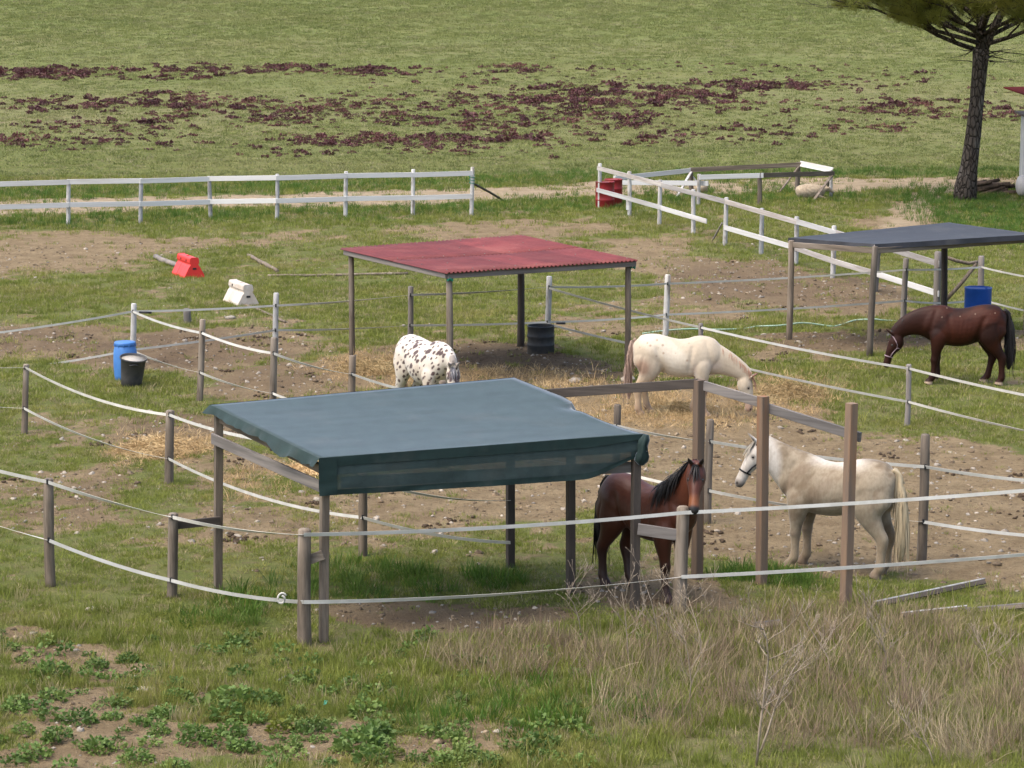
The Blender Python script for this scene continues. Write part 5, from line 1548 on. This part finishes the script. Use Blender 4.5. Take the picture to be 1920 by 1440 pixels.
# the field behind
g_far = lambda x, y, b, m, s, dr, lu, tk: np.clip(1.0 - b, .02, 1) * (.5 + .5 * sstep(.3, .6, fbm(x * .5, y * .4, 78, 3))) * (1 - .35 * dr)
P = np.concatenate([strip(92, 125, 13, g_far), strip(125, 215, 8, g_far)])
scatter('field_grass', 'green and tan meadow grass on the rising field behind the track', 'grass', FARG, P, RNG.uniform(0, 6.28, len(P)), RNG.uniform(.6, 1.35, len(P)) * (1 + .4 * sstep(120, 200, P[:, 1])), RNG.integers(0, 4, len(P)), .1)
# taller grass in front of the outer fence and along posts
OUT_LINE = [at(x, y) for x, y in [(-300, 1010), (95, 1120), (323, 1150), (571, 1215), (1274, 1160), (1600, 1120), (2140, 1090)]]
def outside(x, y):
    xs = [p[0] for p in OUT_LINE]; ys = [p[1] for p in OUT_LINE]
    return sstep(.5, -.6, y - np.interp(x, xs, ys))
g_tall = lambda x, y, b, m, s, dr, lu, tk: np.clip(1 - b * 1.15, 0, 1) * outside(x, y) * (.25 + .9 * sstep(.35, .6, fbm(x * .9, y * .9, 79, 3)))
P = strip(25.5, 36, 95, g_tall)
scatter('verge_grass', 'longer green grass outside the front fence', 'grass', TALL, P, RNG.uniform(0, 6.28, len(P)), RNG.uniform(.45, 1.15, len(P)), RNG.integers(0, 4, len(P)), .15)
g_lush = lambda x, y, b, m, s, dr, lu, tk: lu ** 1.3 * .95
P = np.concatenate([strip(25.5, 46, 60, g_lush), strip(66, 100, 16, g_lush)])
scatter('lush_grass', 'dark lush grass tufts at post feet, darkened for shade under the pine', 'grass', LUSHG, P, RNG.uniform(0, 6.28, len(P)), RNG.uniform(.45, 1.3, len(P)), RNG.integers(0, 3, len(P)), .15)
# dry grass thicket at the front right
g_dry = lambda x, y, b, m, s, dr, lu, tk: outside(x, y) * sstep(.25, .85, dr + .5 * (fbm(x * 1.3, y * 1.3, 80, 3) - .5))
P = strip(25.5, 35, 30, g_dry)
scatter('dry_grass', 'pale dry long grass in the right foreground', 'grass', DRYT, P, RNG.uniform(0, 6.28, len(P)), RNG.uniform(.45, 1.2, len(P)), RNG.integers(0, 4, len(P)), .25)
g_br = lambda x, y, b, m, s, dr, lu, tk: outside(x, y) * sstep(.5, 1.0, dr) * sstep(.48, .62, fbm(x * 1.1 + 4, y * 1.1, 81, 3))
P = strip(25.5, 34.5, 20, g_br)
scatter('dead_stalks', 'brown dead weed stalks among the dry foreground grass', 'grass', BROWN, P, RNG.uniform(0, 6.28, len(P)), RNG.uniform(.5, 1.25, len(P)), RNG.integers(0, 3, len(P)), .22)
# loose straw on the soil
g_hay = lambda x, y, b, m, s, dr, lu, tk: np.clip(s, 0, 1) ** 1.2
P = strip(36, 56, 85, g_hay)
scatter('loose_straw', 'golden straw strewn on the bare paddock soil', 'straw', HAYP, P, RNG.uniform(0, 6.28, len(P)), RNG.uniform(.5, 1.4, len(P)), RNG.integers(0, 3, len(P)), .5)

# clods and pebbles on bare ground
def clod_mesh(seed, mat):
    r = np.random.default_rng(seed); V = []; T = []
    for i in range(5):
        th = math.pi * i / 4
        for k in range(6):
            a = 2 * math.pi * k / 6 + i * .4; q = r.uniform(.65, 1.25)
            V.append((q * math.sin(th) * math.cos(a), q * math.sin(th) * math.sin(a), .55 * q * math.cos(th)))
    for i in range(4):
        for k in range(6):
            a, b, c, d = i * 6 + k, i * 6 + (k + 1) % 6, (i + 1) * 6 + (k + 1) % 6, (i + 1) * 6 + k
            T += [(a, b, c), (a, c, d)]
    return tri_mesh('clod', V, T, mat)
CL = [clod_mesh(s, M['clod']) for s in (1, 2, 3)] + [clod_mesh(9, M['stone'])]
g_cl = lambda x, y, b, m, s, dr, lu, tk: b * (.35 + .65 * m) * (1 - .9 * tk)
P = np.concatenate([strip(25.5, 45, 60, g_cl), strip(45, 75, 30, g_cl)])
sc_ = RNG.lognormal(-3.75, .45, len(P))
scatter('soil_clods', 'clods and pebbles lying on the trodden soil', 'soil', CL, P, RNG.uniform(0, 6.28, len(P)), np.clip(sc_, .008, .075), RNG.choice([0, 1, 2, 3], len(P), p=[.33, .33, .31, .03]), .3)

# purple leafy plants in the field
def leaf_clump(name, mat, n, rad, hgt, ls, seed, flat=.5):
    r = np.random.default_rng(seed); V = []; T = []
    for i in range(n):
        a = r.uniform(0, 6.283); q = rad * math.sqrt(r.uniform(0, 1)); h = hgt * r.uniform(.15, 1) * (1 - .6 * (q / rad) ** 2)
        c = np.array([q * math.cos(a), q * math.sin(a), h]); d = unit(np.array([math.cos(a), math.sin(a), r.uniform(-.2, .9)]) + r.normal(0, flat, 3))
        s = unit(np.cross(d, r.normal(0, 1, 3))); L = ls * r.uniform(.6, 1.3); w = L * .36
        u = np.cross(d, s); b = len(V)
        V += [c, c + d * L * .4 - s * w + u * L * .08, c + d * L * .4 + s * w + u * L * .08, c + d * L * .8 - s * w * .6, c + d * L * .8 + s * w * .6, c + d * L - u * L * .1]
        T += [(b, b + 1, b + 2), (b + 1, b + 3, b + 2), (b + 2, b + 3, b + 4), (b + 3, b + 5, b + 4)]
    return tri_mesh(name, V, T, mat)
PUR = [leaf_clump('purple_clump', M['purple'], 55, .24, .17, .13, 200 + i) for i in range(4)]
PB = [ell(*e) for e in [
    (90, 138, 120, 14, .9), (330, 135, 130, 15, 1.0), (540, 130, 110, 11, .85), (700, 134, 120, 9, .6), (960, 130, 60, 9, .6), (1105, 128, 30, 6, .2),
    (110, 195, 130, 16, .5), (280, 192, 150, 18, .75), (420, 205, 170, 22, .6), (620, 200, 160, 26, .45), (560, 225, 120, 14, .5),
    (1180, 172, 220, 14, .8), (1420, 160, 130, 12, 1.0), (1530, 158, 60, 10, .6), (1060, 195, 180, 22, .7), (1300, 190, 180, 22, .4), (860, 195, 160, 22, .4),
    (900, 230, 220, 20, .45), (1120, 225, 150, 20, .45), (1650, 200, 150, 16, .6), (1760, 205, 110, 20, .5), (1860, 210, 90, 22, .4), (1600, 235, 160, 14, .25),
    (640, 262, 130, 14, .8), (850, 262, 180, 14, .85), (1080, 262, 200, 14, .6), (860, 285, 130, 10, .5), (560, 290, 80, 10, .4), (180, 270, 190, 14, .35), (20, 265, 60, 14, .45),
    (260, 240, 240, 22, .22), (1350, 250, 200, 20, .22), (1300, 170, 700, 60, .05), (700, 250, 700, 50, .06)]]
g_pur = lambda x, y, b, m, s, dr, lu, tk: np.clip(blobs(PB, x, y, 85), 0, 1) * sstep(.36, .60, .6 * fbm(x * 1.9, y * .9, 86, 3) + .4 * fbm(x * .5, y * .4, 87, 3))
P = strip(100, 160, 19, g_pur)
print('purple', len(P))
scatter('purple_weeds', 'purple leafy weeds in broken rows across the far field', 'weeds', PUR, P, RNG.uniform(0, 6.28, len(P)), RNG.lognormal(-.9, .38, len(P)), RNG.integers(0, 4, len(P)), .1)

# hay heaps that can be told apart
def hay_pile(label, px, py, rx, ry, h, n, seed):
    c = gp(px, py); r = np.random.default_rng(seed); V = []; T = []
    for i in range(n):
        a = r.uniform(0, 6.283); q = math.sqrt(r.uniform(0, 1)); x, y = rx * q * math.cos(a), ry * q * math.sin(a)
        z = h * math.exp(-2.4 * q * q) * r.uniform(.3, 1.05)
        g = 0.0
        p = np.array([x, y, z + g]); d = unit(np.array([r.normal(), r.normal(), r.normal() * .35])); L = r.uniform(.08, .26); s = unit(np.cross(d, r.normal(0, 1, 3))) * .0055
        m = p + d * L * .5 + np.array([0, 0, .02]); e = p + d * L - np.array([0, 0, .01]); b = len(V)
        V += [p - s, p + s, m - s, m + s, e - s, e + s]; T += [(b, b + 1, b + 3), (b, b + 3, b + 2), (b + 2, b + 3, b + 5), (b + 2, b + 5, b + 4)]
    # heap body under the straws
    b = len(V); nr_, ns = 8, 22
    for i in range(nr_ + 1):
        q = i / nr_
        for k in range(ns):
            a = 2 * math.pi * k / ns; V.append((rx * .9 * q * math.cos(a), ry * .9 * q * math.sin(a), h * .75 * math.exp(-2.4 * q * q) * r.uniform(.75, 1.1) - .05 * q))
    for i in range(nr_):
        for k in range(ns):
            w, x, y, z = b + i * ns + k, b + i * ns + (k + 1) % ns, b + (i + 1) * ns + (k + 1) % ns, b + (i + 1) * ns + k
            T += [(w, y, x), (w, z, y)]
    o = bpy.data.objects.new('straw_heap', tri_mesh('straw_heap', V, T, M['hay'])); COL.objects.link(o); o.location = tuple(c); o['label'] = label; o['category'] = 'straw heap'
hay_pile('golden straw heap beside a round post left of the green shelter', 305, 845, .75, .8, .22, 2600, 1)
hay_pile('loose straw heap right of the grazing cream horse', 1480, 740, .65, .8, .22, 2200, 2)
hay_pile('small straw heap seen under the green shelter side rail', 590, 885, .5, .5, .12, 1200, 3)
hay_pile('straw heap under the belly of the cream horse', 1275, 770, .55, .6, .13, 1500, 4)
hay_pile('brownish straw heap left of the spotted horse', 700, 695, .7, .8, .12, 1400, 5)

# broad-leaved weeds in the foreground soil
WD = [leaf_clump('weed_plant', M['weed'], 210, .17, .20, .05, 300 + i, .7) for i in range(4)] + [leaf_clump('weed_plant', M['weed_yel'], 160, .12, .16, .045, 310, .7)]
SM = [leaf_clump('small_weed', M['weed'], 60, .10, .10, .042, 330 + i, .7) for i in range(3)]
g_w = lambda x, y, b, m, s, dr, lu, tk: outside(x, y) * sstep(3.0, -1.0, x) * sstep(.35, .75, fbm(x * 1.1, y * 1.1, 90, 3) + .25 * b)
P = strip(25.5, 31.5, 7, g_w)
scatter('ground_weeds', 'small leafy weeds spread through the lower left foreground', 'weeds', SM, P, RNG.uniform(0, 6.28, len(P)), RNG.uniform(.5, 1.5, len(P)), RNG.integers(0, 3, len(P)), .15)
M['dung'] = mottled('dried_dung', (.085, .058, .034), (.05, .034, .022), 14)
DG = [clod_mesh(s, M['dung']) for s in (21, 22)]
cx, cy = rand_pts(36, 62, .22)
kk = cover(cx, cy)[0] > .35; cx, cy = cx[kk], cy[kk]
dx_ = np.repeat(cx, 9) + RNG.normal(0, .13, len(cx) * 9); dy_ = np.repeat(cy, 9) + RNG.normal(0, .13, len(cx) * 9)
scatter('droppings', 'dark dried dung lying on the paddock soil', 'dung', DG, np.stack([dx_, dy_, gz(dx_, dy_) + .01], 1), RNG.uniform(0, 6.28, len(dx_)), RNG.uniform(.025, .055, len(dx_)), RNG.integers(0, 2, len(dx_)), .3)
wr_ = random.Random(9)
spots = [(60, 1420), (110, 1385), (30, 1340), (190, 1410), (255, 1425), (330, 1440), (150, 1360), (90, 1310), (215, 1350), (235, 1322), (380, 1330), (420, 1345), (440, 1320), (480, 1350), (520, 1370), (430, 1380), (365, 1395), (460, 1405), (520, 1430), (560, 1342), (585, 1365), (545, 1400), (690, 1340), (660, 1385), (700, 1375), (675, 1405), (640, 1410), (715, 1400), (740, 1415), (610, 1430), (780, 1425), (870, 1420), (700, 1430), (1010, 1405), (1030, 1420), (850, 1432), (330, 1310), (300, 1345), (20, 1220), (285, 1200), (330, 1290), (180, 1260), (100, 1270), (40, 1380), (300, 1380), (910, 1432), (240, 1240), (600, 1385), (495, 1325)]
for i, (px, py) in enumerate(spots):
    c = gp(px + wr_.uniform(-5, 5), py + wr_.uniform(-4, 4))
    yel = (px, py) in ((520, 1370), (740, 1415))
    o = bpy.data.objects.new('weed_plant', WD[4] if yel else WD[i % 4]); COL.objects.link(o)
    o.location = tuple(c - np.array([0, 0, .02])); o.rotation_euler = (0, 0, wr_.uniform(0, 6.28)); s = wr_.uniform(.6, 1.2) * (1.45 if (px, py) in ((700, 1375), (675, 1405), (440, 1320), (420, 1345), (690, 1340)) else 1); o.scale = (s, s, s * wr_.uniform(.75, 1.1))
    o['category'] = 'plant'
    o['label'] = 'yellowish leafy weed among the green weeds at lower left' if yel else 'low broad-leaved green weed on the foreground soil at lower left'
    o['group'] = 'yellow weeds in the foreground' if yel else 'green weeds in the foreground'

# bare bleached weed stalks
def stalk(label, pts_px, seed, r0=.012, nb=9):
    """first pixel is the root on the ground, the others lead up the main stem"""
    rs = random.Random(seed); b = gp(*pts_px[0]); main = [b - np.array([0, 0, .05])] + [over(x, y, b[1] + .06 * i * rs.uniform(-1, 1)) for i, (x, y) in enumerate(pts_px[1:])]
    n = len(main); out = [tube(main, [r0 * (1 - .6 * i / (n - 1)) for i in range(n)], 6)]
    def br(p, d, L, r, lv):
        pts = [p]; q = p
        for i in range(4):
            d = unit(d + np.array([rs.uniform(-.25, .25), rs.uniform(-.25, .25), rs.uniform(-.05, .2)])); q = q + d * L / 4; pts.append(q)
        out.append(tube(pts, [max(.0022, r * (1 - .18 * i)) for i in range(5)], 5))
        if lv < 2:
            for _ in range(3): br(pts[rs.randint(1, 4)], unit(d + np.array([rs.uniform(-1, 1), rs.uniform(-.6, .6), rs.uniform(.1, .6)])), L * .55, r * .6, lv + 1)
    for k in range(nb):
        t = rs.uniform(.3, 1.0) * (n - 1); i = min(n - 2, int(t)); p = main[i] + (main[i + 1] - main[i]) * (t - i)
        br(p, unit(np.array([rs.choice((-1, 1)) * rs.uniform(.4, 1), rs.uniform(-.6, .6), rs.uniform(.5, 1.2)])), rs.uniform(.18, .42), r0 * .5, 0)
    single('dead_weed', join(*out), M['twig'], label, 'dead weed', b, 'bleached dead weeds', smooth=True)
stalk('tallest bleached forked weed stalk rising in the centre right foreground', [(1418, 1440), (1424, 1370), (1432, 1310), (1440, 1240), (1438, 1200), (1428, 1170)], 1, .015, 11)
stalk('forked bleached stalk leaning right next to the tallest dead weed', [(1420, 1420), (1440, 1370), (1452, 1330), (1468, 1290), (1490, 1250)], 2, .013, 8)
stalk('bleached twiggy weed below the corner post of the green shelter', [(1180, 1250), (1176, 1200), (1172, 1150), (1166, 1110)], 3, .008, 6)
stalk('bare twiggy weed in front of the bay horse legs', [(1236, 1230), (1232, 1180), (1222, 1130), (1210, 1095)], 4, .008, 6)
stalk('thin bleached stalk right of the round post in front of the bay horse', [(1318, 1240), (1312, 1190), (1300, 1150), (1290, 1120)], 5, .008, 5)
stalk('thin leaning dead stalk in the dry grass below the square posts', [(1560, 1275), (1552, 1232), (1536, 1205), (1516, 1175), (1500, 1145)], 6, .009, 7)
stalk('bleached stalk in the dry grass below the right loose planks', [(1665, 1260), (1660, 1225), (1650, 1190), (1640, 1160)], 7, .008, 8)
stalk('bent dead stalk low in the right foreground', [(1755, 1440), (1742, 1405), (1728, 1385), (1715, 1380)], 8, .009, 5)
stalk('thin dead stalk left of the tallest dead weed', [(1290, 1330), (1296, 1280), (1290, 1230), (1282, 1190)], 9, .008, 8)
stalk('dead stalk under the front net of the green shelter', [(1092, 1190), (1085, 1160), (1075, 1130), (1060, 1112)], 10, .008, 6)
stalk('bleached stalk at the right edge of the dry grass', [(1850, 1300), (1856, 1262), (1850, 1225), (1842, 1200)], 11, .008, 7)
